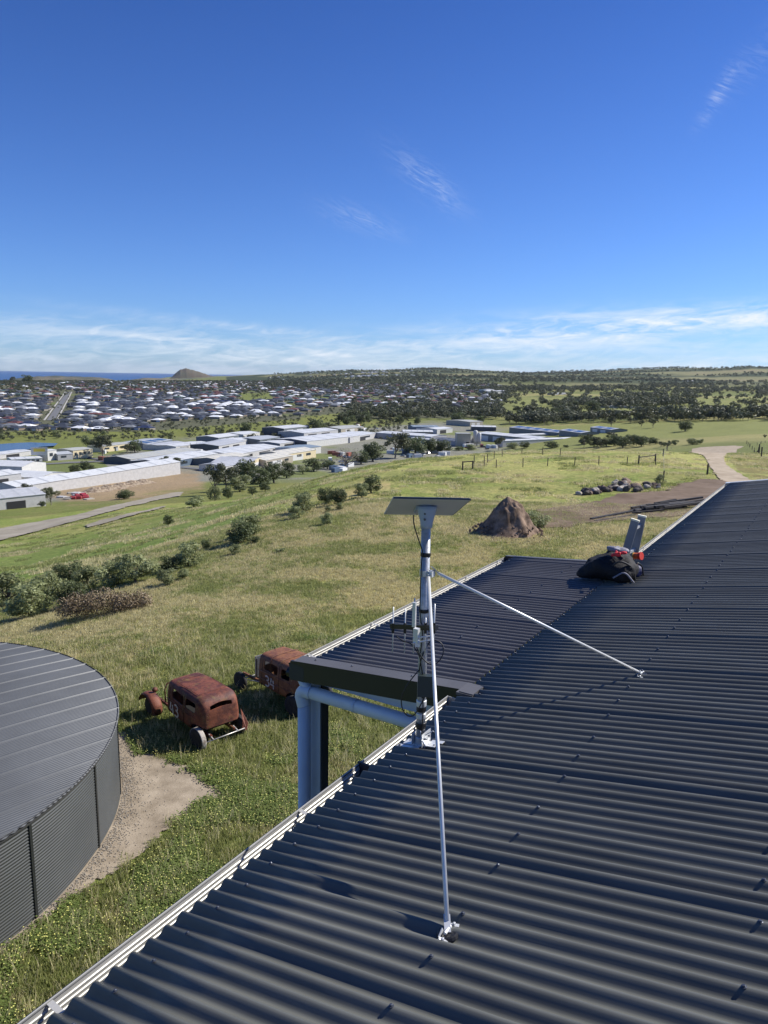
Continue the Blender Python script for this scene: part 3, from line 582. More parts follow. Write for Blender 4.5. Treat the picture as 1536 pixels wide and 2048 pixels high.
# upper clamp
mb=MB(); mb.lathe([(.029,.955),(.029,.985)],18); mb.box(.022,.05,-.018,.018,.955,.985); mb.tube([(.035,-.032,.97),(.035,.032,.97)],.0045,6); obj('mast_clamp',mb,M_['galvw'],mast)
def brace(px,py,top,hook):
    F=roofpt(px,py); F=BM@F; F=mast.matrix_world_inv@F if False else (Matrix.Rotation(YAW,4,'Z')@(F-L2W(*base)))
    F.z+=.012; T=Vector(top); d=(F-T).normalized()
    mb=MB(); mb.tube([T+d*.035,F-d*.03],.0085,12); b=obj('brace',mb,M_['galvw'],mast,smooth=True)
    mb=MB(); mb.bar(T-d*.012+Vector((0,0,hook)),T+d*.04,.018,.004); mb.tube([T+Vector((0,-.014,0)),T+Vector((0,.014,0))],.005,8); obj('brace_eye',mb,M_['galv'],b)
    mb=MB(); mb.bar(F-d*.05,F+d*.008,.022,.005); mb.tube([F+Vector((0,-.02,0)),F+Vector((0,.02,0))],.006,8); obj('brace_end',mb,M_['galvw'],b)
    X=F-Vector((0,0,.004))
    mb=MB(); mb.lathe([(.04,-.012),(.036,-.004),(.03,-.002)],18,Matrix.Translation(X)@TL); obj('rubber_pad',mb,M_['black'],b)
    mb=MB(); 
    for s in (-1,1):
        mb.bar(X+Vector((-.012,s*.012,.01)),X+Vector((-.012,s*.038,-.006)),.02,.003,(1,0,0)); mb.bar(X+Vector((-.012,s*.036,-.006)),X+Vector((.02,s*.046,-.004)),.014,.003)
        mb.lathe([(.006,0),(.006,.007),(.003,.009)],6,Matrix.Translation(X+Vector((.004,s*.042,-.004)))@TL)
    obj('brace_foot',mb,M_['galvw'],b)
    return b
brace(895,1866,(.026,-.012,.975),.0)
brace(1282,1350,(.045,.006,.985),.018)
# cables
def mloc(px,py,dep=0.0):
    """point near the mast, dep metres in front of its plane (towards the viewer)"""
    d=camray(px,py); b=L2W(*base); s=((b.x*d.x+b.y*d.y)/(d.x**2+d.y**2)); hd=math.hypot(d.x,d.y); P=d*(s-dep/hd); return Matrix.Rotation(YAW,4,'Z')@(P-b)
def smoothline(pts,n=6):
    P=[Vector(p) for p in pts]; P=[P[0]*2-P[1]]+P+[P[-1]*2-P[-2]]; o=[]
    for i in range(1,len(P)-2):
        for k in range(n):
            t=k/n; a,b,c,d=P[i-1],P[i],P[i+1],P[i+2]
            o.append(.5*((2*b)+(c-a)*t+(2*a-5*b+4*c-d)*t*t+(3*b-a-3*c+d)*t**3))
    return o+[P[-2]]
def cable(pts,r=.0032,m='black',nm='cable'):
    mb=MB(); mb.tube(smoothline([mloc(*p) for p in pts]),r,8); return obj(nm,mb,M_[m],mast,smooth=True)
cable([(827,1030,.0),(828,1048,.01),(834,1070,.02),(841,1090,.03),(845,1105,.03),(843,1125,.03),(842,1150,.03),(841,1180,.03),(840,1218,.03),(842,1245,.035),(845,1265,.035),(843,1290,.04),(840,1310,.04),(842,1330,.04),(846,1350,.04)])
cable([(828,1270,.02),(832,1290,.04),(842,1312,.05),(856,1326,.05),(872,1327,.04),(884,1313,.02),(887,1297,0),(882,1286,-.01),(870,1281,-.01),(858,1286,.0),(850,1300,.02),(842,1320,.04),(838,1345,.04)])
cable([(792,1272,-.02),(806,1282,0),(822,1288,.02),(834,1303,.04),(842,1320,.045)],.003)
cable([(838,1340,.04),(828,1352,.05),(813,1372,.05),(803,1395,.05),(805,1418,.05),(815,1431,.05),(828,1430,.05),(840,1412,.05),(850,1392,.05)])
cable([(846,1392,.04),(846,1420,.04),(845,1450,.04),(843,1470,.04),(846,1485,.04),(853,1497,.045)],.0032)
cable([(841,1462,.03),(843,1478,.045),(848,1487,.05),(852,1494,.045)],.0028,'plastic')
cb=mloc(853,1506,.03)
mb=MB(); mb.lathe([(.052,-.012),(.046,-.004),(.034,.006),(.024,.022),(.014,.036),(.009,.046),(.006,.047)],20,Matrix.Translation((cb.x,cb.y,cb.z))@TL); obj('cable_boot',mb,mat('pale_rubber_boot',(.50,.56,.62),.6,0,.15,30),mast,smooth=True)
mb=MB(); 
for p,q in (((806,1497),(828,1510)),((828,1510),(800,1508)),((850,1470),(866,1462))): mb.bar(mloc(*p,.03),mloc(*q,.03),.004)
obj('tie_wire',mb,M_['galvw'],mast)
# junction box on the mast
jb=mloc(852,1370,.045)
jbx=thing('junction_box','small dark green box clamped to the antenna mast above the roof edge','box',L2W(*base)+ROT.to_3x3()@Vector(jb),-math.radians(4))
mb=MB(); mb.box(-.042,.042,-.02,.02,-.056,.056); o=obj('housing',mb,mat('dark_green_plastic',(.025,.035,.032),.45),jbx); bv=o.modifiers.new('b','BEVEL'); bv.width=.004; bv.segments=2
mb=MB(); mb.box(-.044,.044,-.026,-.021,-.058,.058); o=obj('lid',mb,mat('dark_green_lid',(.03,.042,.038),.5),jbx)
for s in (-.015,.015): mb=MB(); mb.lathe([(.008,-.072),(.008,-.057)],10,Matrix.Translation((s,0,0))); obj('cable_gland',mb,M_['black'],jbx)
# flat panel antenna
pn=camray(863.5,999)*3.60; pf=camray(836.5,1030)*4.12
ax=(pf-pn); Ln=ax.length; ax.normalize(); side=(camray(942,998)-camray(785,997)).normalized(); side=(side-ax*side.dot(ax)).normalized(); nz=side.cross(ax)
if nz.z<0: nz=-nz
PMX=Matrix(((side.x,ax.x,nz.x,0),(side.y,ax.y,nz.y,0),(side.z,ax.z,nz.z,0),(0,0,0,1)))
dish=thing('panel_antenna','flat grey rectangular panel antenna tilted on top of the mast','antenna',(pn+pf)/2); dish.matrix_world=Matrix.Translation((pn+pf)/2)@PMX
wN=157/FPX*3.60/2; hl=Ln/2
mb=MB(); mb.box(-wN,wN,-hl,hl,0,.008); o=obj('panel',mb,M_['panelgrey'],dish); bv=o.modifiers.new('b','BEVEL'); bv.width=.003; bv.segments=2
mb=MB(); mb.box(-wN+.004,wN-.004,-hl+.004,hl-.004,.0083,.0115); obj('panel_face',mb,mat('white_panel_face',(.7,.7,.7),.4),dish)
mb=MB(); mb.box(-wN+.003,wN-.003,-hl-.0035,-hl-.0005,.001,.009); mb.box(wN+.0005,wN+.003,-hl,hl,.001,.009); obj('edge_trim',mb,mat('dark_edge_trim',(.03,.04,.05),.35),dish)
mb=MB(); mb.box(-.05,.05,-.06,.06,-.02,-.001); obj('mount_plate',mb,M_['plastic'],dish)
cen=mloc(848,1038); pivot=L2W(*base)+ROT.to_3x3()@Vector((0,0,1.27))
dl=dish.matrix_world.inverted()
mb=MB(); 
A_=dl@(pivot+Vector((0,0,-.06))); B_=dl@(pivot+Vector((0,0,.055)))
mb.tube([A_,A_+(B_-A_)*.25,A_+(B_-A_)*.5,A_+(B_-A_)*.8,B_],[.030,.033,.040,.050,.052],18); obj('mast_adaptor',mb,M_['plastic'],dish,smooth=True)
mb=MB()
for z in (.03,.0): mb.tube([dl@(pivot+Vector((-.012,-.046,z-.01))),dl@(pivot+Vector((-.012,-.035,z-.01)))],.006,8)
obj('adaptor_bolt',mb,M_['screw'],dish)
# rod antenna (vertical rods on a black boom)
ya=thing('rod_antenna','small aerial of upright metal rods on a short black boom clamped to the mast','antenna',L2W(*base)+Vector((0,0,.69)),-YAW)
yo=Vector((0,0,.69)); 
def yl(px,py,dep): d=camray(px,py)*dep; return (Matrix.Rotation(YAW,4,'Z')@(d-L2W(*base)))-yo
b0=yl(783,1252,4.02); b1=yl(873,1256,3.72)
off=Vector((0,0,0))
mb=MB(); mb.bar(b0,b1,.022,.026); obj('boom',mb,M_['black'],ya)
for px,dep,y0,y1,r in ((786,4.0,1212,1308,.0034),(810,3.93,1216,1309,.0034),(828,3.86,1194,1310,.0036),(868,3.74,1206,1310,.0042),(851,3.80,1235,1312,.0034)):
    c=yl(px,1256,dep); L_=(y1-y0)/FPX*dep; up_=(1256-y0)/FPX*dep
    mb=MB(); mb.tube([c+Vector((0,0,up_)),c+Vector((0,0,up_-L_))],r,8); rd=obj('rod',mb,M_['galvw'],ya,smooth=True)
    mb=MB(); mb.tube([c+Vector((0,0,.028)),c+Vector((0,0,-.028))],.008,8); obj('rod_clamp',mb,M_['black'],rd)
c=yl(828,1250,3.8); mb=MB(); mb.box(-.009,.009,-.006,.006,-.01,.12,Matrix.Translation(c)); obj('folded_dipole',mb,M_['galvw'],ya)
mb=MB(); mb.box(-.014,.014,-.012,.012,-.045,.03,Matrix.Translation(yl(833,1268,3.76))); mb.tube([yl(826,1286,3.76),yl(862,1280,3.76)],.004,8); mb.tube([yl(826,1276,3.76),yl(862,1272,3.76)],.004,8); mb.bar(yl(830,1290,3.76),yl(840,1290,3.76),.006,.02); obj('mast_bracket',mb,M_['galvw'],ya)
# ------------------------------------------------------------------ water tank
TC=Vector((-15.16,17.22,-12.0)); TR=8.03; TH=2.36
tank=thing('water_tank','large round charcoal corrugated steel water tank with ribbed flat roof','tank',TC)
m_tank=mat('charcoal_tank_steel',(.075,.078,.075),.45,.2,.12,.6,.05,3,spec=.5)
m_troof=mat('tank_roof_steel',(.098,.104,.108),.34,.25,.12,.5,.08,2,spec=.6)
angs=[math.atan2(p[1]-TC.y,p[0]-TC.x) for p in ((-7.49,14.64),(-7.04,17.03),(-7.49,19.54))]; da=(angs[2]-angs[0])/2
npan=round(2*math.pi/da); da=2*math.pi/npan; a0=angs[1]
def panel_mesh():
    mb=MB(); nz=int(TH/.076*8); na=8; vs=[]
    for j in range(nz+1):
        z=TH*j/nz; rad=TR+.0085*math.cos(2*math.pi*z/.076)
        for i in range(na+1): a=da*i/na; vs.append((rad*math.cos(a),rad*math.sin(a),z-.25*(j==0)))
    fs=[(j*(na+1)+i,j*(na+1)+i+1,(j+1)*(na+1)+i+1,(j+1)*(na+1)+i) for j in range(nz) for i in range(na)]
    mb.add(vs,fs); return mb.mesh('wall_panel',m_tank,True)
pm_=panel_mesh()
mb=MB(); mb.box(TR-.02,TR+.026,-.035,.035,-.3,TH-.01); cm_=mb.mesh('joint_cover',mat('tank_joint',(.018,.02,.02),.5))
for k in range(npan):
    link('wall_panel',pm_,tank,rot=(0,0,a0+da*k)); link('joint_cover',cm_,tank,rot=(0,0,a0+da*k))
# roof: sheets of ribbed steel spanning the whole circle, slope to one side; chords cut by the circle
ra=math.radians(49)     # direction of the corrugations in plan
RO=TR+.06; cover=.762; NS=14
m=int(2*RO/cover)+1
for k in range(m):
    ya=-RO-.3+k*cover; nc=84; mb=MB(); vs=[]; rows=0
    for q in range(nc+1):
        y=ya+q*(10.35/nc)*.0762; c=q*10.35/nc
        if abs(y)>RO: continue
        hx=math.sqrt(max(0,RO*RO-y*y)); z0=.0115*math.cos(2*math.pi*c)+(.019*min(1,(c-9.55)/.3) if c>9.55 else 0)
        for i in range(NS+1):
            x=-hx+2*hx*i/NS; rr=(x*x+y*y)/RO**2; vs.append((x,y,TH+.03+z0+.30*(1-rr)))
        rows+=1
    if rows<3: continue
    mb.add(vs,[(j*(NS+1)+i,j*(NS+1)+i+1,(j+1)*(NS+1)+i+1,(j+1)*(NS+1)+i) for j in range(rows-1) for i in range(NS)]); obj('roof_sheet',mb,m_troof,tank,smooth=True,rot=(0,0,ra))
mb=MB(); n=96
vs=[(q*math.cos(2*math.pi*i/n),q*math.sin(2*math.pi*i/n),z) for q,z in ((TR+.03,TH-.06),(TR+.035,TH+.06)) for i in range(n)]
mb.add(vs,[(i,(i+1)%n,n+(i+1)%n,n+i) for i in range(n)]); obj('rim',mb,mat('tank_rim',(.05,.05,.052),.5),tank,smooth=True)
# ------------------------------------------------------------------ vegetation prototypes
def leafmesh(name,clumps,nleaf,size,mats,trunk=None,seed=0,flat=.8,droop=0.):
    """clumps: (x,y,z,r) ellipsoids; leaves spread through their shells"""
    rg=np.random.default_rng(seed); w=np.array([c[3]**2 for c in clumps]); w=w/w.sum()
    idx=rg.choice(len(clumps),nleaf,p=w); cl=np.array(clumps)[idx]
    d=rg.normal(size=(nleaf,3)); d/=np.linalg.norm(d,axis=1)[:,None]; rad=rg.uniform(.35,1.0,nleaf)**.5
    rad*=1+.25*(rg.random(nleaf)-.5)
    P=cl[:,:3]+d*(cl[:,3]*rad)[:,None]*np.array([1,1,flat]); P[:,2]=np.maximum(P[:,2],.02)
    nrm=d+rg.normal(size=(nleaf,3))*.55; nrm[:,2]+=.25; nrm/=np.linalg.norm(nrm,axis=1)[:,None]
    t=np.cross(nrm,rg.normal(size=(nleaf,3))); t/=np.linalg.norm(t,axis=1)[:,None]; b=np.cross(nrm,t)
    s=size*rg.uniform(.6,1.4,nleaf)[:,None]
    V=np.stack([P-t*s,P+b*s*.45,P+t*s,P-b*s*.45],1).reshape(-1,3)
    n0=nleaf*4; verts=V.tolist(); faces=(np.arange(n0).reshape(-1,4)).tolist()
    crown=bpy.data.meshes.new(name+'_crown'); crown.from_pydata(verts,[],faces); crown.update(); crown.materials.append(mats[0])
    cn=rg.random(len(clumps)); val=np.clip(cn[idx]*.5+rg.random(nleaf)*.5,0,1)
    at=crown.attributes.new('rnd','FLOAT','POINT'); at.data.foreach_set('value',np.repeat(val,4).astype(np.float32))
    tm=None
    if trunk:
        mb=MB(); h,r,limbs=trunk
        mb.tube([(0,0,-.6),(0,0,0),(h*.02,h*.03,h*.4),(h*.05,-.02*h,h)],[r*1.3,r*1.1,r*.8,r*.4],7)
        big=sorted(clumps,key=lambda c:-c[3])[:limbs]
        for c in big:
            a=Vector((h*.02,h*.02,h*(.3+.4*random.random()))); e=Vector(c[:3]); m=(a+e)/2+Vector((0,0,-.08*h)); mb.tube([a,m,e],[r*.55,r*.35,r*.12],5)
        tm=mb.mesh(name+'_trunk',mats[1],True)
    return crown,tm
def clumps(n,R,h0,h1,r0_,r1,seed,flat=1.0,core=True):
    rg=random.Random(seed); o=[]
    for i in range(n):
        a=rg.uniform(0,6.283); q=R*math.sqrt(rg.random()); z=rg.uniform(h0,h1); k=1-.35*abs((z-(h0+h1)/2)/((h1-h0)/2+1e-6)); o.append((q*k*math.cos(a),q*k*math.sin(a),z,rg.uniform(r0_,r1)))
    return o
L_olive=leafmat('olive_leaf',(.13,.155,.055),(.41,.44,.22),.35); L_dark=leafmat('dark_evergreen_leaf',(.05,.07,.027),(.18,.21,.085),.25)
L_gum=leafmat('gum_leaf',(.05,.062,.028),(.17,.175,.085),.2); L_grey=leafmat('bare_grey_twig',(.09,.075,.06),(.20,.17,.14),.05); L_brown=leafmat('brown_brush',(.13,.09,.05),(.34,.265,.165),.05,.05)
M_bark=mat('grey_bark',(.13,.105,.08),.9,0,.3,4,.4,12); M_bark2=mat('pale_bark',(.26,.22,.18),.9,0,.3,4,.3,12)
P_={}
for i in range(4):     # olive-like shrubs ~ 1 unit tall
    P_['olive%d'%i]=leafmesh('shrub',clumps(16,.42,.22,.80,.14,.24,20+i),2600,.036,(L_olive,M_bark),(.5,.035,6),i)
for i in range(3):     # larger paddock trees, 1 unit tall
    P_['bush%d'%i]=leafmesh('bushy_tree',clumps(26,.46,.25,.82,.12,.22,40+i),3000,.034,(L_dark,M_bark),(.6,.04,6),10+i)
for i in range(5):     # gums: trunk shows, layered clumps
    P_['gum%d'%i]=leafmesh('gum_tree',clumps(15,.42,.48,.86,.09,.17,60+i),1500,.034,(L_gum,M_bark2),(.62,.022,9),20+i,.7)
for i in range(3): P_['cone%d'%i]=leafmesh('conifer',[(0.02*math.cos(k*2.1),.02*math.sin(k*2.1),.1+k*.085,.13*(1-k/13)) for k in range(11)],700,.03,(L_dark,M_bark),(.3,.02,0),30+i,1.3)
P_['bare0']=leafmesh('bare_tree',clumps(26,.5,.35,.85,.08,.14,77),900,.014,(L_grey,M_bark2),(.6,.03,18),44)
P_['brush0']=leafmesh('brush',[(x+random.uniform(-.1,.1),y,(.26+.08*random.random())*(1-.35*abs(x)),random.uniform(.19,.25)) for x in (-.8,-.6,-.42,-.2,0,.2,.42,.62,.78) for y in (-.2,.0,.2)],9500,.021,(L_brown,M_bark),None,50,.9)
P_['pine0']=leafmesh('round_tree',clumps(30,.52,.22,.70,.14,.24,90),2600,.035,(L_dark,M_bark),(.5,.04,4),60)
def plant(kind,name,label,cat,P,h,group=None,wide=1.0,rz=None,sink=0.05):
    c,t=P_[kind]; o=thing(name,label,cat,(P[0],P[1],P[2]-sink*h),random.uniform(0,6.28) if rz is None else rz,group,(h*wide,h*wide,h))
    link('crown',c,o)
    if t: link('trunk',t,o)
    return o
# ---- shrubs down the near slope (photo column of base, row of base, height in px)
SHR=[(58,1238,62,'olive',1.25,'large silver-green olive bush at the left edge of the slope'),(18,1215,58,'olive',1.2,'silver-green bush just behind the olive bush at the left edge'),(100,1205,50,'olive',1.1,'rounded silver-green bush between the left-edge bushes and the brushwood heap'),
(140,1213,42,'bush',1.2,'dark green bush right behind the left end of the brushwood heap'),(140,1170,42,'bush',1.2,'dark bush behind the dark green bush of the brushwood row'),(178,1182,42,'olive',1.2,'light olive bush behind the middle of the brushwood heap'),
(225,1176,46,'olive',1.1,'dense olive bush behind the right end of the brushwood heap'),(272,1168,54,'olive',1.15,'tall pale olive bush right of the brushwood heap'),(250,1162,44,'olive',1.0,'narrow olive bush behind the tall pale one'),
(335,1148,30,'bush',1.3,'dark bush above the smallest pair on the slope'),(333,1172,30,'olive',1.1,'low olive bush in front of the dark bush halfway down the row'),(366,1160,20,'olive',1.1,'small thin grey shrub beside the low olive bush'),
(375,1138,48,'olive',1.1,'round grey-green olive bush alone at mid slope'),(413,1101,22,'bush',.8,'small narrow dark shrub right of the round olive bush'),(337,1054,20,'bush',.95,'small dark shrub alone high on the left grass'),
(478,1088,42,'bush',1.3,'dark green bush in front of the big mid-slope olive'),(498,1073,40,'olive',1.2,'big pale olive bush at mid slope'),(509,1089,14,'bush',1.3,'tiny dark shrub right of the big olive pair'),(471,1112,20,'olive',1.1,'small grey shrub below the big olive pair'),(562,1107,10,'olive',1.8,'low tuft-like shrub alone on the open grass'),
(605,1027,38,'olive',1.1,'bushy olive of the upper group, left'),(591,1042,26,'olive',1.1,'small olive in front of the left upper olive'),(652,1010,34,'bush',.9,'dark upright shrub in the middle of the upper group'),(676,1013,32,'bush',1.1,'broad dark shrub beside the dark upright one'),(680,1022,14,'olive',1.1,'little shrub at the foot of the broad dark shrub'),(657,1028,12,'olive',1.2,'tiny shrub between the upper group and the lone round one'),(654,1052,24,'olive',.95,'lone round shrub below the upper group'),
(742,988,34,'bush',1.1,'dark topped shrub at the right end of the row'),(724,997,27,'olive',1.1,'round shrub in front of the right-most dark shrub'),
(430,1003,26,'olive',1.1,'rounded shrub at the foot of the hillside trees'),(457,999,22,'bush',1.0,'small dark shrub at the foot of the hillside trees'),(388,1017,22,'olive',1.7,'low spreading shrub beside the track'),(84,1016,10,'bush',1.2,'small dark shrub left of the stock yard'),(248,1000,16,'bush',2.0,'low rounded bush between track and stock yard')]
for i,(x,y,h,k,wd,lab) in enumerate(SHR):
    P=ground(x,y-2)
    if P is None: print('noground',x,y); continue
    d=P.length; plant('%s%d'%(k,i%(4 if k=='olive' else 3)),'shrub',lab,'shrub',P,h/FPX*d*1.22,'shrubs scattered down the grassy slope',wd)
# hillside-edge trees
HT=[(428,992,62,'gum',.9,'tallest loose-crowned tree at the left end of the hillside clump'),(452,985,52,'gum',1.0,'brownish tree second from the left in the hillside clump'),(490,968,48,'bush',1.15,'dense dark tree in the middle of the hillside clump'),(520,975,40,'bush',1.1,'dark tree at the right of the middle of the hillside clump'),(480,985,34,'olive',1.4,'broad grey-green tree low in front of the hillside clump'),(548,968,42,'bush',1.1,'dark green tree next to the last in the hillside clump'),(573,958,34,'bush',1.0,'dark tree at the right end of the hillside clump'),(530,985,22,'bush',1.0,'small dark bush at the foot of the hillside clump'),(505,992,16,'bush',1.3,'tiny bush at the foot of the hillside clump'),
(628,945,28,'bush',1.4,'broad bushy tree below the white yard roofs'),(655,940,22,'bush',1.3,'low bushy tree left of the leafless grey tree'),(606,950,20,'olive',1.4,'low scrubby tree beside the pale track end'),(690,940,46,'bare',1.25,'leafless grey tree with spreading branches'),(722,930,30,'bush',1.2,'dark low tree between the leafless and the broad tree'),(745,925,40,'bush',1.2,'dark tree at the left of the broad flat-topped tree'),
(790,918,52,'gum',1.35,'broad flat-topped tree in front of the white yard'),(830,910,40,'bush',1.2,'dark tree right of the broad flat-topped tree'),(862,908,30,'bush',1.3,'dark low tree second from the right end of the crest belt'),(886,908,26,'bush',1.3,'dark low tree at the right end of the crest belt'),(918,903,10,'bush',1.8,'small bush on the crest below the grey silo'),(942,902,12,'olive',1.8,'small grey bush on the crest beside the silo yard'),(997,903,30,'gum',.9,'single slender tree on the crest before the long sheds'),
(1025,899,13,'olive',1.8,'low grey bush on the crest right of the slender tree'),(1048,899,14,'bush',1.6,'low dark bush on the crest in front of the long white roof'),(1105,898,14,'bush',2.2,'dark rounded bush alone on the crest'),(1132,897,6,'bush',1.8,'tiny bush on the crest right of the dark rounded one'),
(1385,891,12,'olive',1.9,'grey bush at the end of the gravel road'),(1400,890,11,'olive',1.2,'small grey bush on the road bend'),(1350,892,10,'olive',1.3,'low bush left of the gravel road end'),
(103,1012,34,'gum',1.0,'grey-green tree right beside the pale shed end'),(62,1008,36,'gum',1.0,'thin grey tree in front of the pale shed'),(76,1012,20,'olive',1.1,'bright green small tree between two grey ones')]
for i,(x,y,h,k,wd,lab) in enumerate(HT):
    P=ground(x,y-2)
    if P is None: print('noground',x,y); continue
    n={'gum':5,'bush':3,'olive':4,'bare':1}[k]; plant('%s%d'%(k,i%n),'tree',lab,'tree',P,h/FPX*P.length*1.1,None,wd)
# the dense thicket on the crest, right of the long sheds
for i in range(26):
    x=1165+i*7+random.uniform(-4,4); y=892-4*math.sin(i)+random.uniform(-4,3); h=random.uniform(14,26)*(1 if i<20 else .7)
    P=ground(x,y)
    if P: plant('bush%d'%(i%3) if i%2 else 'gum%d'%(i%5),'thicket_tree','low brownish tree of the thicket on the crest left of the gravel road','tree',P,h/FPX*P.length,'trees of the thicket on the crest',1.2)
P=ground(1370,863); plant('pine0','round_tree','dark rounded tree standing alone in the green paddock','tree',P,25/FPX*P.length,None,1.15)
for x,y,h,lab in ((1282,855,16,'small tree left of two standing before the tree belt'),(1306,856,22,'taller tree of two standing before the tree belt'),(1222,856,26,'slender tree at the left end of the green paddock'),(1530,878,9,'small dark bush at the right edge of the paddock')):
    P=ground(x,y); plant('gum%d'%(x%5),'tree',lab,'tree',P,h/FPX*P.length,None,.9)
bp_=ground(212,1228); br=plant('brush0','brushwood_heap','long heap of cut brown brushwood lying on the grass below the olive bushes','brushwood',bp_,3.1,None,.80,rz=math.radians(14))
# ---- tree belts across the valley
def belt(poly,n,h0,h1,kinds,label,group,name='valley_tree'):
    xs=[p[0] for p in poly]; ys=[p[1] for p in poly]; c=0; k=0
    while c<n and k<n*20:
        k+=1; x=random.uniform(min(xs),max(xs)); y=random.uniform(min(ys),max(ys))
        if not bool(inpoly(np.array([x]),np.array([y]),poly)[0]): continue
        P=ground(x,y)
        if P is None: continue
        kk=random.choice(kinds); plant(kk,name,label,'tree',P,random.uniform(h0,h1),group,random.uniform(.9,1.35)); c+=1
belt([(1000,842),(1200,838),(1536,832),(1560,838),(1536,843),(1200,848),(1000,852)],52,7,14,['gum0','gum1','gum2','gum3'],'tree of the belt along the far side of the green paddock','tree belt behind the green paddock')
belt([(1000,815),(1130,812),(1130,832),(1000,838)],26,8,14,['gum0','gum3','bush1'],'tree of the grove behind the solar-roofed shed','grove behind the solar-roofed shed')
belt([(1130,800),(1560,795),(1560,828),(1130,828)],46,8,15,['gum1','gum2','gum4','bush0'],'tree in the open fields beyond the tree belt','trees in the fields beyond the belt')
belt([(670,838),(760,822),(980,826),(990,845),(820,850),(690,852)],60,7,13,['gum0','gum2','bush2','bush0','gum4'],'tree of the dark wood between the sheds and the town','dark wood behind the sheds')
belt([(0,868),(330,866),(640,842),(655,850),(500,872),(330,880),(100,882),(0,880)],50,3.5,7,['gum0','gum1','olive1','gum4'],'young tree in the grassy strip between town and sheds','young trees along the grassy strip')
for x,y,h,k,lab in ((205,916,46,'gum2','large loose-crowned grey tree among the sheds beside the cream building'),(190,900,34,'bush1','dark tree behind the large grey tree by the cream building'),(270,905,26,'bush0','dark tree right of the large grey tree'),(255,908,22,'gum1','grey tree between the large grey tree and the long grey shed'),(330,935,24,'gum0','palm-like tree in front of the blue-walled shed'),(358,938,24,'gum3','second tree in front of the blue-walled shed'),(412,900,14,'bush1','dark tree at the foot of the pencil pines'),(490,868,24,'bush0','dark tree beyond the navy ended shed'),(636,866,30,'bush2','tall dark tree behind the navy shed'),(655,862,20,'gum1','grey tree right of the tall dark tree'),(915,845,24,'bush1','dark tree between the white shed and the long roof'),(150,945,18,'bush1','flat dark bush left of the white roof on the green'),(168,942,20,'bush2','broad dark bush right behind the long shed'),(185,945,16,'bush0','dark bush behind the long shed roof'),(1185,826,26,'bush0','dark tree in front of the brown barn'),(55,765,16,'bush1','tall dark tree before the sea'),(25,766,12,'gum2','lighter tall tree before the sea')):
    P=ground(x,y)
    if P: plant(k,'tree',lab,'tree',P,h/FPX*P.length*1.05,None,1.15)
for i,x in enumerate((381,393,406,419)):
    P=ground(x,899); plant('cone%d'%(i%3),'pencil_pine',['leftmost pencil pine behind the white roofs','second pencil pine from the left behind the white roofs','third pencil pine from the left behind the white roofs','rightmost pencil pine behind the white roofs'][i],'tree',P,15/FPX*P.length,'row of pencil pines',.75)
# distant woods: too many to count, one instanced mass
def gn_scatter(name,pts,scales,protos,kindlabel,seed=0,mt=None,tilt=False):
    me=bpy.data.meshes.new(name); me.from_pydata([tuple(p) for p in pts],[],[]); me.update()
    a=me.attributes.new('sc','FLOAT','POINT'); a.data.foreach_set('value',np.asarray(scales,dtype=np.float32))
    a=me.attributes.new('rz','FLOAT','POINT'); a.data.foreach_set('value',(np.random.default_rng(seed).random(len(pts))*6.283).astype(np.float32))
    o=link(name,me); g=bpy.data.node_groups.new(name+'_nodes','GeometryNodeTree'); g.interface.new_socket('Geometry',in_out='INPUT',socket_type='NodeSocketGeometry'); g.interface.new_socket('Geometry',in_out='OUTPUT',socket_type='NodeSocketGeometry')
    n=g.nodes; l=g.links; gi=n.new('NodeGroupInput'); go=n.new('NodeGroupOutput'); gg=n.new('GeometryNodeGeometryToInstance')
    for p in protos:
        ob=bpy.data.objects.new(name+'_source',p); oi=n.new('GeometryNodeObjectInfo'); oi.inputs['Object'].default_value=ob; oi.inputs['As Instance'].default_value=True; l.new(oi.outputs['Geometry'],gg.inputs[0])
    ip=n.new('GeometryNodeInstanceOnPoints'); m2p=n.new('GeometryNodeMeshToPoints'); l.new(gi.outputs[0],m2p.inputs[0]); l.new(m2p.outputs[0],ip.inputs['Points']); l.new(gg.outputs[0],ip.inputs['Instance'])
    ip.inputs['Pick Instance'].default_value=True
    ri=n.new('FunctionNodeRandomValue'); ri.data_type='INT'; ri.inputs['Min'].default_value=0; ri.inputs['Max'].default_value=len(protos)-1; l.new(ri.outputs[2],ip.inputs['Instance Index'])
    for nm,sock in (('sc','Scale'),('rz','Rotation')):
        na=n.new('GeometryNodeInputNamedAttribute'); na.data_type='FLOAT'; na.inputs['Name'].default_value=nm; cb=n.new('ShaderNodeCombineXYZ')
        if nm=='sc': [l.new(na.outputs[0],cb.inputs[k]) for k in range(3)]
        else: l.new(na.outputs[0],cb.inputs[2])
        l.new(cb.outputs[0],ip.inputs[sock])
    l.new(ip.outputs[0],go.inputs[0]); md=o.modifiers.new('scatter','NODES'); md.node_group=g; return stuff(o)
def farproto(seed,mt,n=170,size=.09):
    c,_=leafmesh('far_tree',clumps(9,.45,.3,.75,.14,.24,seed),n,size,(mt,M_bark),None,seed,.8); return c
L_far=leafmat('distant_leaf',(.060,.072,.040),(.17,.18,.105),.2)
FP=[farproto(200+i,[L_far,L_gum,L_far][i%3]) for i in range(6)]
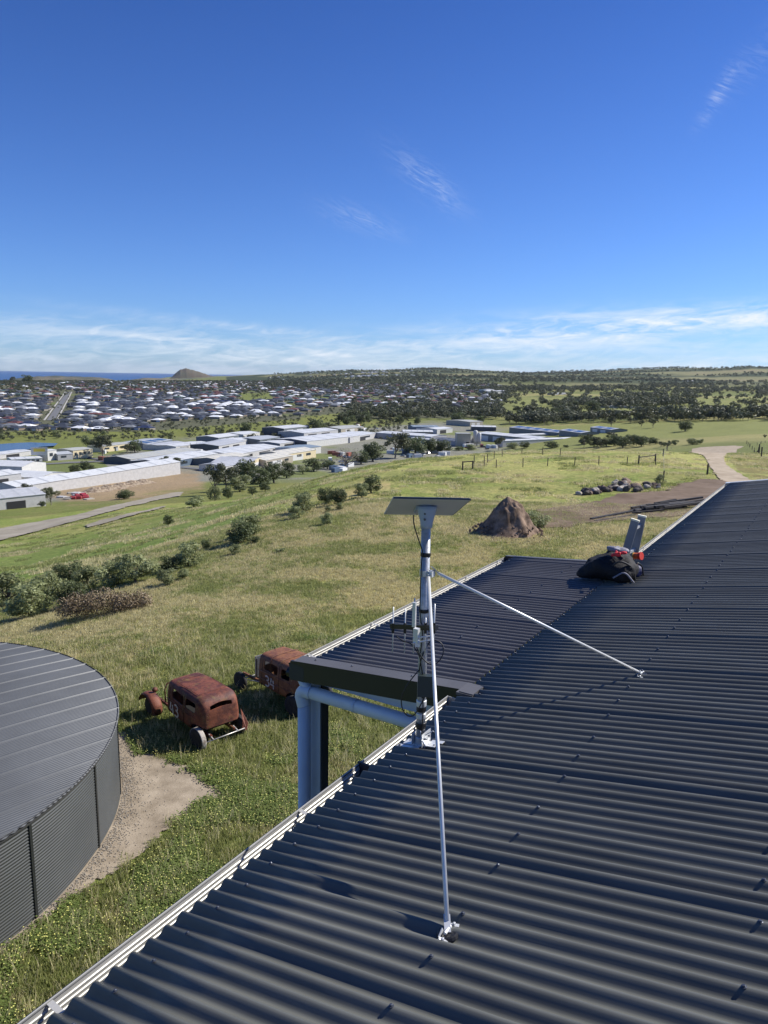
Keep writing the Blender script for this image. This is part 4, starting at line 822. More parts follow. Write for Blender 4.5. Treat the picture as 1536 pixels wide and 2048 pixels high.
def region_pts(n,a0,a1,r0_,r1,dens=None,seed=0):
    rg=np.random.default_rng(seed); A=np.radians(rg.uniform(a0,a1,n)); R=np.sqrt(rg.uniform(r0_**2,r1**2,n)) if r1/r0_<2.2 else np.exp(rg.uniform(math.log(r0_),math.log(r1),n))
    X=R*np.sin(A); Y=R*np.cos(A); Z=hz(X,Y); 
    if dens is not None: k=rg.random(n)<dens(X,Y,R,np.degrees(A)); X,Y,Z=X[k],Y[k],Z[k]
    return np.stack([X,Y,Z],-1)
f1=lambda X,Y,R,A: sstep(.50,.60,fbm(X/220,Y/220,4,91))*.95+.02
Pa=region_pts(4200,8,32,1150,2600,f1,1); Pb=region_pts(9000,-9,32,2300,6400,lambda X,Y,R,A: sstep(.40,.55,fbm(X/420,Y/300,4,51)*-1+1)*.9,2)
Pc=region_pts(5200,-28,8,1600,3300,lambda X,Y,R,A:(sstep(1600,2600,R)*.8+.15)*(1-.55*sstep(-8,0,A)),3); Pd=region_pts(4200,-28,2,700,1800,lambda X,Y,R,A:.35+.3*sstep(-12,0,A),4)
def poly_pts(poly,n,seed):
    rg_=random.Random(seed); xs=[p[0] for p in poly]; ys=[p[1] for p in poly]; o=[]
    for _ in range(n):
        x=rg_.uniform(min(xs),max(xs)); y=rg_.uniform(min(ys),max(ys))
        if bool(inpoly(np.array([x]),np.array([y]),poly)[0]):
            P=ground(x,y)
            if P: o.append((P.x,P.y,P.z))
    return np.array(o)
Pe=np.concatenate([poly_pts([(1000,840),(1200,836),(1560,828),(1560,841),(1200,846),(1000,850)],420,1),poly_pts([(1130,786),(1560,778),(1560,796),(1130,806)],110,2),poly_pts([(650,770),(1130,768),(1130,800),(980,812),(700,812)],170,3),poly_pts([(690,818),(1000,812),(1000,840),(700,840)],220,4)])
Pa=np.concatenate([Pa,Pe])
rg=np.random.default_rng(5)
for nm,PP,s0,s1 in (('distant_woodland',np.concatenate([Pa,Pb]),10,19),('town_trees',np.concatenate([Pc]),6,11),('town_garden_trees',Pd,2.5,5.5)):
    tag(gn_scatter(nm,PP,rg.uniform(s0,s1,len(PP)),FP,nm,3),{'distant_woodland':'dark woodland spread over the distant fields and hills','town_trees':'dark trees filling the far part of the town','town_garden_trees':'small garden trees between the nearer houses'}[nm],'trees',None,'stuff')
sk=region_pts(900,-9,32,6000,6700,lambda X,Y,R,A:sstep(.45,.6,fbm(X/300,Y/300,3,12))*.9,8); tag(gn_scatter('ridge_trees',sk,rg.uniform(7,14,len(sk)),FP,'r',6),'tree line along the distant ridge','trees',None,'stuff')
# ------------------------------------------------------------------ industrial sheds (front base from photo columns/rows; depth, height in metres)
def cm(name,c,**k): return mat(name,c,k.pop('rough',.5),k.pop('metal',0),.10,.6,**k)
RF={'white':cm('white_roof_steel',(.58,.59,.58)),'grey':cm('grey_roof_steel',(.40,.42,.43)),'pale':cm('pale_grey_roof',(.44,.45,.46)),'blue':cm('blue_grey_roof',(.20,.25,.29)),'cream':cm('cream_roof',(.60,.57,.47)),'dark':cm('dark_roof',(.06,.065,.07)),'fibro':cm('fibro_roof',(.42,.42,.37))}
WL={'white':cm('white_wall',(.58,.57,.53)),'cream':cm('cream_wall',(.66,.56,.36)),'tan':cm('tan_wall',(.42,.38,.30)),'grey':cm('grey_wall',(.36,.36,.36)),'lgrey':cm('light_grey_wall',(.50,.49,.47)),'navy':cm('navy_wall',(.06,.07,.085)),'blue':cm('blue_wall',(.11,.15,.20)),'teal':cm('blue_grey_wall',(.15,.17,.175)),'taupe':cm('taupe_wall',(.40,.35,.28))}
M_sol=mat('solar_glass',(.015,.02,.035),.15,0,spec=.8); M_door=mat('roller_door',(.62,.62,.60),.5); M_ddoor=mat('dark_opening',(.02,.02,.022),.7); M_win=mat('window_glass',(.04,.05,.06),.15)
RS=random.Random(99)
def shed(x0,y0,x1,y1,dep,ht,rf,wl,label,ridge='x',rise=1.6,solar=0,doors=0,end=None,wins=0,name='shed',light=0):
    ht*=.9; rise*=.8
    if not doors and not wins and 'long' not in label: doors=RS.choice((1,2,2)); wins=RS.choice((0,2,3))*(doors<2)
    if ridge=='x' and not solar and x1-x0>45: light=RS.choice((3,4,5))
    if 'very long shed' in label: light=9
    A=ground(x0,y0); B=ground(x1,y1)
    if A is None or B is None: print('shed off ground',label); return
    d=Vector((B.x-A.x,B.y-A.y,0)); L=d.length; d.normalize(); bk=Vector((-d.y,d.x,0))
    if bk.dot(Vector((A.x,A.y,0)))<0: bk=-bk
    z=min(A.z,B.z,H(A.x+bk.x*dep,A.y+bk.y*dep),H(B.x+bk.x*dep,B.y+bk.y*dep))
    zf=(A.z+B.z)/2; ht2=ht+(zf-z)
    o=thing(name,label,'building',(A.x,A.y,z),math.atan2(d.y,d.x),None)
    sg=1 if (Matrix.Rotation(-math.atan2(d.y,d.x),3,'Z')@bk).y>0 else -1
    mw=WL[wl]; h=ht2; D=dep*sg; mb=MB()
    Rr=lambda x,y,zz:(x,y*sg,zz)
    e=.25
    if ridge=='x':       # ridge parallel to the front
        mb.add([Rr(0,0,-1),Rr(L,0,-1),Rr(L,dep,-1),Rr(0,dep,-1),Rr(0,0,h),Rr(L,0,h),Rr(L,dep,h),Rr(0,dep,h),Rr(0,dep/2,h+rise),Rr(L,dep/2,h+rise)],[(0,1,5,4),(2,3,7,6),(1,2,6,9,5),(3,0,4,8,7)])
        rv=[Rr(-e,-e,h-e*rise/(dep/2)+.03),Rr(L+e,-e,h-e*rise/(dep/2)+.03),Rr(L+e,dep/2,h+rise+.03),Rr(-e,dep/2,h+rise+.03),Rr(-e,dep+e,h-e*rise/(dep/2)+.03),Rr(L+e,dep+e,h-e*rise/(dep/2)+.03)]
        rf_=[(0,1,2,3),(3,2,5,4)]
    else:
        mb.add([Rr(0,0,-1),Rr(L,0,-1),Rr(L,dep,-1),Rr(0,dep,-1),Rr(0,0,h),Rr(L,0,h),Rr(L,dep,h),Rr(0,dep,h),Rr(L/2,0,h+rise),Rr(L/2,dep,h+rise)],[(0,1,5,8,4),(2,3,7,9,6),(1,2,6,5),(3,0,4,7)])
        k=e*rise/(L/2)
        rv=[Rr(-e,-e,h-k+.03),Rr(L/2,-e,h+rise+.03),Rr(L/2,dep+e,h+rise+.03),Rr(-e,dep+e,h-k+.03),Rr(L+e,-e,h-k+.03),Rr(L+e,dep+e,h-k+.03)]
        rf_=[(0,1,2,3),(1,4,5,2)]
    obj('wall',mb,mw,o)
    m2=MB(); n=len(rv); m2.add(rv+[(v[0],v[1],v[2]-.12) for v in rv],rf_+[tuple(i+n for i in f[::-1]) for f in rf_]+[(0,1,n+1,n),(1,2,n+2,n+1),(3,0,n,n+3),(4,5,n+5,n+4)]); obj('roof',m2,RF[rf],o)
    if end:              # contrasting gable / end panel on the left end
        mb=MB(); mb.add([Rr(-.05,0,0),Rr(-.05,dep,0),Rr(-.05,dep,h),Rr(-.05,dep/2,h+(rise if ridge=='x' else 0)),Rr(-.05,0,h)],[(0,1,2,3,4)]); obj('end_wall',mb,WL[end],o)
    for i in range(doors):
        w=L/(doors+.6); xx=w*.3+i*w; mb=MB(); y_=-.06*sg; mb.box(xx,xx+w*.62,min(y_,y_-.05*sg),max(y_,y_-.05*sg),0,h*.75); obj('roller_door',mb,M_door if wl not in('white','lgrey') else M_ddoor,o)
    for i in range(wins):
        w=L/(wins+.4); xx=w*.3+i*w; mb=MB(); y_=-.06*sg; mb.box(xx,xx+w*.5,min(y_,y_-.05*sg),max(y_,y_-.05*sg),h*.45,h*.75); obj('window',mb,M_win,o)
    if solar:
        for i in range(solar):
            w=L/(solar+.3); xx=w*.25+i*w; mb=MB()
            if ridge=='x':
                s0=.18; s1=.85; P=lambda x,t:Rr(x,dep/2*t,h+rise*t+.12)
                mb.add([P(xx,s0),P(xx+w*.74,s0),P(xx+w*.74,s1),P(xx,s1)],[(0,1,2,3)])
            else:
                P=lambda x,t:Rr(x,dep*t,h+rise*(1-abs(x-L/2)/(L/2))+.12); xa=L*(.54+.0*i); xb=L*.95
                t0=.1+.85*i/solar; t1=t0+.6/solar; mb.add([P(xa,t0),P(xb,t0),P(xb,t1),P(xa,t1)],[(0,1,2,3)])
            obj('solar_panel',mb,M_sol,o)
    if light:
        for i in range(light):
            w=L/light; mb=MB(); P=lambda x,t:Rr(x,dep/2*t,h+rise*t+.07); mb.add([P(w*(i+.4),.05),P(w*(i+.5),.05),P(w*(i+.5),.95),P(w*(i+.4),.95)],[(0,1,2,3)]); obj('roof_light',mb,RF['grey'],o)
    return o
SH=[(34,993,361,948,16,6.2,'white','lgrey','very long shed with pale roof and light grey wall beside the stock yard','x',1.8,0,0,None,0),
(-70,1026,92,1012,18,4.6,'pale','lgrey','pale shed cut by the left edge, nearest to the track','x',2.0,0,0,None,0),
(-60,985,44,973,18,7,'white','lgrey','white shed with tall wall at the left edge behind the long shed','x',1.6,0,2,None,0),
(78,972,132,962,24,4.8,'white','white','white roofed shed between the long shed and the dark bush','y',1.5,0,1,None,0),
(45,954,93,945,46,6.5,'white','white','white shed with long roof windows at the left edge','y',2.2,2,0,None,0),
(24,928,85,925,14,3.2,'white','white','low self storage row with white roller doors by the pond','x',.6,0,6,None,0),
(0,918,66,910,14,3.4,'white','lgrey','second low storage row behind the roller door row','x',.5,0,0,None,0),
(96,922,114,920,9,7.5,'white','white','tall narrow white box building near the pond','x',.4,0,0,None,1),
(116,921,146,919,12,4.5,'grey','grey','small grey hip roofed building beside the white box','x',1.5,0,0,None,1),
(147,918,186,914,16,6.5,'fibro','cream','cream building with large dark windows beside the grey tree','x',.8,0,0,None,4),
(205,905,262,898,14,5.0,'fibro','cream','cream building mostly hidden behind the big grey tree','x',.8,0,0,None,3),
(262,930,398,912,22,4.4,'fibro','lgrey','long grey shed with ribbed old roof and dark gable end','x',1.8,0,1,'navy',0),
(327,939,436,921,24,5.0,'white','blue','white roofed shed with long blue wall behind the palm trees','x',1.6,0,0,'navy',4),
(306,936,328,934,14,5.2,'white','navy','navy building with glass front left of the blue walled shed','x',.5,0,0,None,2),
(296,898,345,889,26,4.5,'grey','teal','solar covered grey shed beside the green strip','x',1.2,3,0,None,0),
(320,901,372,894,16,4.2,'pale','white','low pale shed behind the pencil pines, left','x',.8,0,0,None,0),
(352,903,420,895,18,4.4,'white','white','low white shed behind the pencil pines, right','x',.8,0,0,None,0),
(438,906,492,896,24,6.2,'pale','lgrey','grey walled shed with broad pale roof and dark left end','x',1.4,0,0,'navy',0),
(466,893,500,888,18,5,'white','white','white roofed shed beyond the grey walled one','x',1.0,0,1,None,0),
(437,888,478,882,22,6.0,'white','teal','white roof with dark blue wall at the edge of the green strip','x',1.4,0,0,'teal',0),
(487,878,520,873,22,4.6,'white','white','white shed at the far left of the town-side row','x',1.0,0,1,None,0),
(470,922,562,906,30,5.2,'white','lgrey','large flat white roof in the middle of the sheds','x',1.6,0,0,None,0),
(446,932,500,922,22,4.4,'cream','teal','cream roofed shed with blue side between two larger sheds','x',1.4,0,0,None,0),
(448,943,505,935,18,3.6,'pale','white','low pale hip roofed shed with white posts','x',1.6,0,2,None,0),
(500,938,530,929,24,4.6,'pale','cream','cream shed with a row of solar panels on its roof','y',1.8,3,1,None,0),
(532,933,586,925,20,4.8,'cream','taupe','taupe gabled shed left of the cream gabled shed','x',1.8,0,0,None,0),
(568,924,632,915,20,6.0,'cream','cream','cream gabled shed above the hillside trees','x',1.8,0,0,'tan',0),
(600,912,642,906,22,5.6,'blue','white','white building with blue grey roof behind the cream gabled shed','x',1.0,0,0,None,0),
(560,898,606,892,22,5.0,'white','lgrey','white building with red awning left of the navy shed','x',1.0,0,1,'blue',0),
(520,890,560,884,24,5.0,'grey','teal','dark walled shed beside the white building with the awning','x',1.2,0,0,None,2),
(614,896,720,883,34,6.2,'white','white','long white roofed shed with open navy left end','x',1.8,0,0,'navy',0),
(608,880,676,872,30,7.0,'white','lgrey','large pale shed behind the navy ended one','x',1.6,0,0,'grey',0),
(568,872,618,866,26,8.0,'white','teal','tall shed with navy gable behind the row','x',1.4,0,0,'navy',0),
(700,886,752,876,30,5.6,'white','lgrey','white roof with pale wall beside the grass square','x',1.2,0,0,None,0),
(752,876,862,885,26,6.0,'white','grey','long white roof over a dark grey wall right of the grass square','x',1.2,0,0,None,0),
(682,866,728,861,30,4.6,'fibro','tan','old fibro roofed shed behind the long white roofs','x',1.6,0,1,None,0),
(806,873,866,874,24,5.6,'white','navy','white roofed shed with navy wall right of the middle','x',1.4,0,0,None,0),
(826,862,878,862,22,5.2,'blue','blue','blue roofed shed behind the navy walled one','x',1.4,0,0,None,0),
(874,868,905,865,22,5.4,'white','white','bright white shed right of the blue roofed shed','x',1.2,0,1,None,0),
(860,885,926,893,22,4.2,'dark','grey','dark low buildings left of the concrete silos','x',.8,0,0,None,0),
(820,884,862,888,14,4.2,'pale','white','low white building before the dark low buildings','x',.8,0,0,None,3),
(943,862,992,862,20,5.2,'white','navy','small white roofed shed behind the long white roof','x',1.2,0,0,None,0),
(954,880,1072,885,26,5.6,'white','teal','long white roof over dark blue wall beside the silos','x',1.4,0,4,None,0),
(1018,868,1116,871,24,5.6,'pale','teal','solar covered long shed in front of the grove','x',1.8,5,0,None,0),
(1118,872,1162,873,20,5.0,'pale','teal','shorter solar covered shed right of the long solar shed','x',1.6,2,0,None,0),
(1180,865,1222,866,18,4.6,'pale','teal','farthest solar roof half hidden by the thicket','x',1.4,2,0,None,0),
(1005,895,1150,874,9,2.6,'white','lgrey','nearer of two very long low white sheds on the crest','x',.9,0,0,None,0),
(1000,882,1130,866,8,2.6,'white','lgrey','farther of two very long low white sheds on the crest','x',.9,0,0,None,0),
(975,790,1016,788,30,10,'white','teal','big white two level building far beyond the belt','x',2,0,2,None,0),(973,788,988,787,24,13,'white','white','white block left of the far two level building','x',1,0,0,None,3),
(1105,790,1135,789,20,4,'white','tan','white roofed farmhouse among the far trees','x',2,0,0,None,0),(1370,763,1388,763,20,4,'white','tan','tiny white farm shed on the far right slope','x',2,0,0,None,0),(1473,782,1492,781,14,3.5,'white','tan','white farm shed near the right edge, far away','x',1.5,0,0,None,0),(1196,815,1266,817,12,3.5,'dark','tan','long low brown barn among the far paddocks','x',1.5,0,0,None,0),(940,853,966,851,40,6,'fibro','tan','tan roof behind the silos','x',1,0,0,None,0)]
for s_ in SH: shed(s_[0],s_[1],s_[2],s_[3],s_[4],s_[5],s_[6],s_[7],s_[8],s_[9],s_[10],s_[11],s_[12],s_[13],s_[14])
# silos and batching plant
for x,h,lab in ((950,13,'tallest pale concrete silo of the batching yard'),(957,11,'second pale silo, right of the tallest')):
    P=ground(x,892); o=thing('silo',lab,'silo',P,0,'silos of the batching yard'); mb=MB(); mb.lathe([(1.0,2),(2.0,4.5),(2.0,h),(1.2,h+.9)],14); obj('drum',mb,WL['lgrey'],o,smooth=True)
    mb=MB(); [mb.bar((a,b,-1),(a,b,4.6),.25) for a in (-1.3,1.3) for b in (-1.3,1.3)]; stuff(obj('leg_frame',mb,WL['grey'],o))
P=ground(925,892); o=thing('batching_plant','boxy grey batching plant building left of the silos','building',P,.1); mb=MB(); mb.box(-6,6,-5,5,-1,11); obj('wall',mb,WL['tan'],o); mb=MB(); mb.box(-6.5,6.5,-5.5,5.5,11.02,11.5); obj('roof',mb,RF['fibro'],o); mb=MB(); mb.box(2,5,-5.2,-5.02,0,4); obj('door',mb,M_ddoor,o); mb=MB(); mb.bar((6,0,2),(14,3,12),1.2,1.2); obj('conveyor',mb,WL['grey'],o)
# storage sign board by the pond
P=ground(80,922); o=thing('storage_sign','yellow and white sign board standing over the storage row','sign',P,math.radians(20)); mb=MB(); mb.box(-5,5,-.2,.2,4,9); obj('board',mb,WL['white'],o); mb=MB(); mb.box(-3.4,3.4,-.32,-.22,6.2,8.2); obj('yellow_panel',mb,mat('sign_yellow',(.8,.6,.08),.5),o)
for s in (-4.6,4.6): mb=MB(); mb.bar((s,0,-1),(s,0,4),.3); obj('post',mb,WL['grey'],o)
# white containers and clutter in the yards
ci=0
CK=[]
for x0,x1,y0,y1,n in ((780,900,896,915,34),(660,700,905,925,10),(560,600,905,915,8),(150,240,895,925,14),(280,330,925,945,14),(640,700,930,945,10),(930,990,893,899,12),(700,770,850,862,14),(380,440,905,920,14)):
    for k in range(n):
        P=ground(random.uniform(x0,x1),random.uniform(y0,y1))
        if P is None or P.length<260: continue
        CK.append(P)
bm_=MB(); bm_.box(-3,3,-1.2,1.2,-.3,2.6); cmsh=[bm_.mesh('container',mat('container_paint_%d'%i,c,.5)) for i,c in enumerate(((.75,.75,.73),(.7,.7,.66),(.10,.15,.22),(.30,.10,.06),(.35,.36,.36)))]
cb_=MB(); cb_.box(-2.1,2.1,-.85,.85,.35,.95); cb2=MB(); cb2.add([(-1.3,-.75,.95),(1.2,-.75,.95),(1.2,.75,.95),(-1.3,.75,.95),(-.9,-.62,1.45),(.8,-.62,1.45),(.8,.62,1.45),(-.9,.62,1.45)],[(4,5,6,7),(0,1,5,4),(2,3,7,6),(1,2,6,5),(3,0,4,7)]); cw=MB()
for a in (-1.3,1.3):
    for b in (-.8,.8): cw.tube([(a,b-.1,.33),(a,b+.1,.33)],.33,10)
cbody=[cb_.mesh('car_body',mat('car_paint_%d'%i,c,.25,coat=.6)) for i,c in enumerate(((.75,.75,.75),(.35,.37,.4),(.04,.05,.08),(.4,.05,.04)))]; ccab=cb2.mesh('car_cabin',M_win)
cwm=MB(); cwm.tube([(0,-.1,0),(0,.1,0)],.33,10); cwm=cwm.mesh('wheel',M_['black'])
for i,P in enumerate(CK):
    if i%2==0:
        ci_=random.choice((0,0,0,1,2,3,4)); px_=float(proj(np.array(P))[0]); reg='behind the long shed' if px_<260 else 'between the middle sheds' if px_<560 else 'below the crest trees' if px_<760 else 'in the white yard behind the broad tree' if px_<920 else 'by the silos'
        o=link('container',cmsh[ci_],loc=P,rot=(0,0,random.uniform(0,3.14))); tag(o,'%s container or boxy trailer standing %s'%(('white','cream','dark blue','rust red','grey')[ci_],reg),'container','containers in the yards')
    else:
        px_=float(proj(np.array(P))[0]); reg='behind the long shed' if px_<260 else 'between the middle sheds' if px_<560 else 'below the crest trees' if px_<760 else 'in the white yard behind the broad tree' if px_<920 else 'by the silos'; ci_=random.randrange(4)
        o=thing('parked_car','tiny %s car parked %s'%(('white','grey','dark blue','red')[ci_],reg),'car',P,random.uniform(0,3.14),'cars parked between the sheds'); link('body',cbody[ci_],o); link('cabin',ccab,o)
        for a in (-1.3,1.3):
            for b in (-.8,.8): link('wheel',cwm,o,loc=(a,b,.33))
# stock yard: pallets, red tanks, timber heaps
for i in range(26):
    P=ground(random.uniform(122,178),random.uniform(987,1000)); 
    if i<13: P=ground(random.uniform(143,176),random.uniform(990,999))
    mb=MB(); w=random.uniform(.6,1.3)
    if i<13: mb.box(-w,w,-.7,.7,-.2,random.uniform(.7,1.4)); tag(obj('red_crate',mb,mat('faded_red_%d'%i,(.38,.035+.01*(i%3),.05),.6) if i<3 else bpy.data.materials['faded_red_%d'%(i%3)],loc=P,rot=(0,0,random.uniform(0,3))),'red machine or crate in the stock yard before the long shed','crate','red machinery in the stock yard')
    else: mb.box(-1.8,1.8,-1.2,1.2,-.2,random.uniform(.3,.9)); tag(obj('pallet_stack',mb,[WL['tan'],WL['lgrey'],WL['taupe']][i%3],loc=P,rot=(0,0,random.uniform(0,3))),'low stack of pale pallets in the stock yard','stack','pallet stacks in the stock yard')
def heap(name,label,P,rx,ry,h,mt,seed,cat,n=40,rz=0,rough=.35,ring=14):
    mb=MB(); vs=[]; nr=ring; na=n
    for i in range(nr+1):
        t=i/nr
        for k in range(na):
            a=2*math.pi*k/na; f=1+rough*(float(fbm(np.array([math.cos(a)*1.7+seed]),np.array([math.sin(a)*1.7]),3,seed)[0])-.5)*2*t
            zz=(.62*(.5+.5*math.cos(math.pi*t))+.38*(1-t)**1.2)*(1+rough*sstep(0,.5,t)*(float(fbm(np.array([math.cos(a)*t*5+seed]),np.array([math.sin(a)*t*5]),5,seed+3)[0])-.5)*2.6)
            vs.append((rx*t*f*math.cos(a)+rx*.06*math.sin(3*t),ry*t*f*math.sin(a),h*float(zz)-.35*(t==1)))
    mb.add(vs,[(i*na+k,i*na+(k+1)%na,(i+1)*na+(k+1)%na,(i+1)*na+k) for i in range(nr) for k in range(na)])
    return tag(obj(name,mb,mt,smooth=True,loc=P,rot=(0,0,rz)),label,cat)
m_heapw=mat('timber_scrap',(.13,.085,.055),.95,0,0,.9,1,3,col2=(.42,.34,.24),lo=.4,hi=.6)
for i,(x,y,rx) in enumerate(((190,983,8),(215,978,9),(240,974,9),(262,969,8),(285,966,8))):
    heap('scrap_heap',['heap of pale scrap timber nearest the red crates','second scrap timber heap from the left along the long shed','middle scrap timber heap along the long shed','fourth scrap timber heap along the long shed','rightmost scrap timber heap along the long shed'][i],ground(x,y+1),rx,4,2.4,m_heapw,30+i,'heap',24,math.radians(35))
# pond, streets
m_pond,t,b=newmat('pond_water'); b.inputs['Base Color'].default_value=(.05,.08,.12,1); b.inputs['Roughness'].default_value=.2; b.inputs['Specular IOR Level'].default_value=.14
Z0=-59.3
pd=[(-60,895),(-60,904),(5,906),(60,901),(80,896),(110,894),(116,889),(60,887),(20,889)]
pw=[camray(*p)*(Z0/camray(*p).z) for p in pd]
mb=MB(); mb.add([(p.x,p.y,Z0+1.0) for p in pw],[tuple(range(len(pw)))]); struct(obj('pond',mb,m_pond))
m_road=mat('asphalt',(.14,.14,.14),.9,0,.1,.1); m_path=mat('concrete_path',(.42,.40,.36),.9)
def street(name,a,b,wd,mt,n=30,lift=.35,off=0):
    A=ground(*a); B=ground(*b); mb=MB(); vs=[]; d=(B-A); d.z=0; d.normalize(); s=Vector((d.y,-d.x,0))
    for i in range(n+1):
        c=A.lerp(B,i/n)+s*off
        for q in (-1,-.33,.33,1): p=c+s*wd/2*q; vs.append((p.x,p.y,H(p.x,p.y)+lift))
    mb.add(vs,[(i*4+k,i*4+k+1,i*4+k+5,i*4+k+4) for i in range(n) for k in range(3)]); return struct(obj(name,mb,mt))
street('street',(101,841),(137,784),9,m_road); street('pavement',(101,841),(137,784),2.2,m_path,30,.45,-7); street('pavement',(101,841),(137,784),2.2,m_path,30,.45,7)
street('street',(243,818),(258,800),9,m_path,10); street('street',(-40,935),(260,921),7,m_road); street('street',(180,917),(330,930),7,m_road); street('street',(230,921),(420,940),7,m_road)
# ------------------------------------------------------------------ houses of the town
m_bw=[cm('house_wall_%d'%i,c) for i,c in enumerate(((.22,.18,.14),(.30,.27,.22),(.10,.08,.065)))]
HR={'charcoal':cm('charcoal_tile',(.055,.06,.068)),'slate':cm('slate_grey_tile',(.088,.095,.10)),'white':cm('white_metal_roof',(.80,.81,.80)),'terracotta':cm('terracotta_tile',(.17,.07,.05)),'green':cm('green_roof',(.08,.13,.10)),'grey':cm('light_grey_roof',(.22,.23,.23)),'navy':cm('navy_roof',(.03,.04,.08))}
def hip(x0,x1,y0,y1,z,rise,mb,e=.55):
    x0-=e;x1+=e;y0-=e;y1+=e; w=min(x1-x0,y1-y0)/2; 
    if x1-x0>=y1-y0: a=(x0+w,(y0+y1)/2);b_=(x1-w,(y0+y1)/2)
    else: a=((x0+x1)/2,y0+w);b_=((x0+x1)/2,y1-w)
    v=[(x0,y0,z),(x1,y0,z),(x1,y1,z),(x0,y1,z),(a[0],a[1],z+rise),(b_[0],b_[1],z+rise)]
    f=[(0,1,5,4),(1,2,5),(2,3,4,5),(3,0,4)] if x1-x0>=y1-y0 else [(0,1,4),(1,2,5,4),(2,3,5),(3,0,4,5)]
    mb.add(v,f+[(3,2,1,0)])
HV=[]
for v in range(4):
    wm=MB(); rm=MB()
    L,D=[(15,10),(17,11),(13,12),(16,9)][v]
    wm.box(-L/2,L/2,-D/2,D/2,-1.5,2.55); hip(-L/2,L/2,-D/2,D/2,2.55,2.1,rm)
    if v in (0,1,3):
        sx=-1 if v==1 else 1; x0,x1=sorted((sx*L*.12,sx*L*.48)); wm.box(x0,x1,-D/2-3.2,-D/2,-1.5,2.5); hip(x0,x1,-D/2-3.2,-D/2+2,2.53,1.45,rm)
    HV.append((wm,rm))
HW={}; HRm={}
def hmesh(v,c,wc):
    if (v,c) not in HRm: HRm[(v,c)]=HV[v][1].mesh('house_roof',HR[c])
    if (v,wc) not in HW: HW[(v,wc)]=HV[v][0].mesh('house_wall',m_bw[wc])
    return HW[(v,wc)],HRm[(v,c)]
gd=MB(); gd.box(-2.4,2.4,-.08,-.02,0,2.2); gdm=gd.mesh('garage_door',M_door); wd_=MB(); wd_.box(-.9,.9,-.08,-.02,.8,2.1); wdm=wd_.mesh('window',M_win); sp_=MB(); sp_.box(-2.6,2.6,-.9,.9,0,.08); spm=sp_.mesh('solar_panel',M_sol)
cand=[]
rgh=random.Random(3)
TH_=math.radians(-12)     # street grid direction
row=0; r=722
yy=650
gx=Vector((math.cos(TH_),math.sin(TH_),0)); gy=Vector((-math.sin(TH_),math.cos(TH_),0))
st_a=ground(101,841); st_b=ground(137,784)
def near_street(x,y,w=17):
    ax,ay,bx,by=st_a.x,st_a.y,st_b.x,st_b.y; t=((x-ax)*(bx-ax)+(y-ay)*(by-ay))/((bx-ax)**2+(by-ay)**2); t=max(-.1,min(1.1,t)); return math.hypot(x-ax-t*(bx-ax),y-ay-t*(by-ay))<w
v_=620
rowi=0
while v_<3150:
    u_=-1700+rgh.uniform(0,10)
    while u_<900:
        wob=rgh.uniform(-2.5,2.5); p=gx*u_+gy*(v_+wob); u_+=rgh.uniform(17.5,21.5)
        R_d=math.hypot(p.x,p.y); a=math.degrees(math.atan2(p.x,p.y))
        if a<-29 or a>10: continue
        z=H(p.x,p.y); px,py=proj(np.array([p.x,p.y,z])); px=float(px); py=float(py)
        lim=862.5 if px<292 else (846-(px-292)*.05 if px<640 else 818)
        if px<292 and py>862.5 or py>lim: continue
        if 640<=px<1000 and (py<768 or py>816): continue
        if px>1000 or px<-30: continue
        if near_street(p.x,p.y): continue
        if 478<px<545 and 784<py<802: continue
        if 600<px<690 and 824<py<846: continue
        prob=1.0 if R_d<1400 else (.75 if R_d<1900 else .48)
        if px>560: prob=min(prob,.55)
        if px>700: prob=.42
        if px<130 and R_d>1400: prob*=.6
        if rgh.random()>prob: continue
        q=rgh.random(); far=R_d>1500 or px>560
        if far: c='charcoal' if q<.28 else 'slate' if q<.56 else 'white' if q<.70 else 'terracotta' if q<.85 else 'grey' if q<.95 else 'green'
        else: c='charcoal' if q<.44 else 'slate' if q<.66 else 'white' if q<.88 else 'grey' if q<.94 else 'terracotta' if q<.97 else 'navy'
        cand.append((R_d,p.x,p.y,z,c,px,py))
    v_+=27 if rowi%2 else 33; rowi+=1
cand.sort()
DESC={'charcoal':'dark charcoal','slate':'slate grey','white':'bright white','terracotta':'terracotta red','green':'green','grey':'light grey','navy':'navy blue'}
mb_roof={k:MB() for k in HR}; mb_w=MB(); NIND=285
edge=0
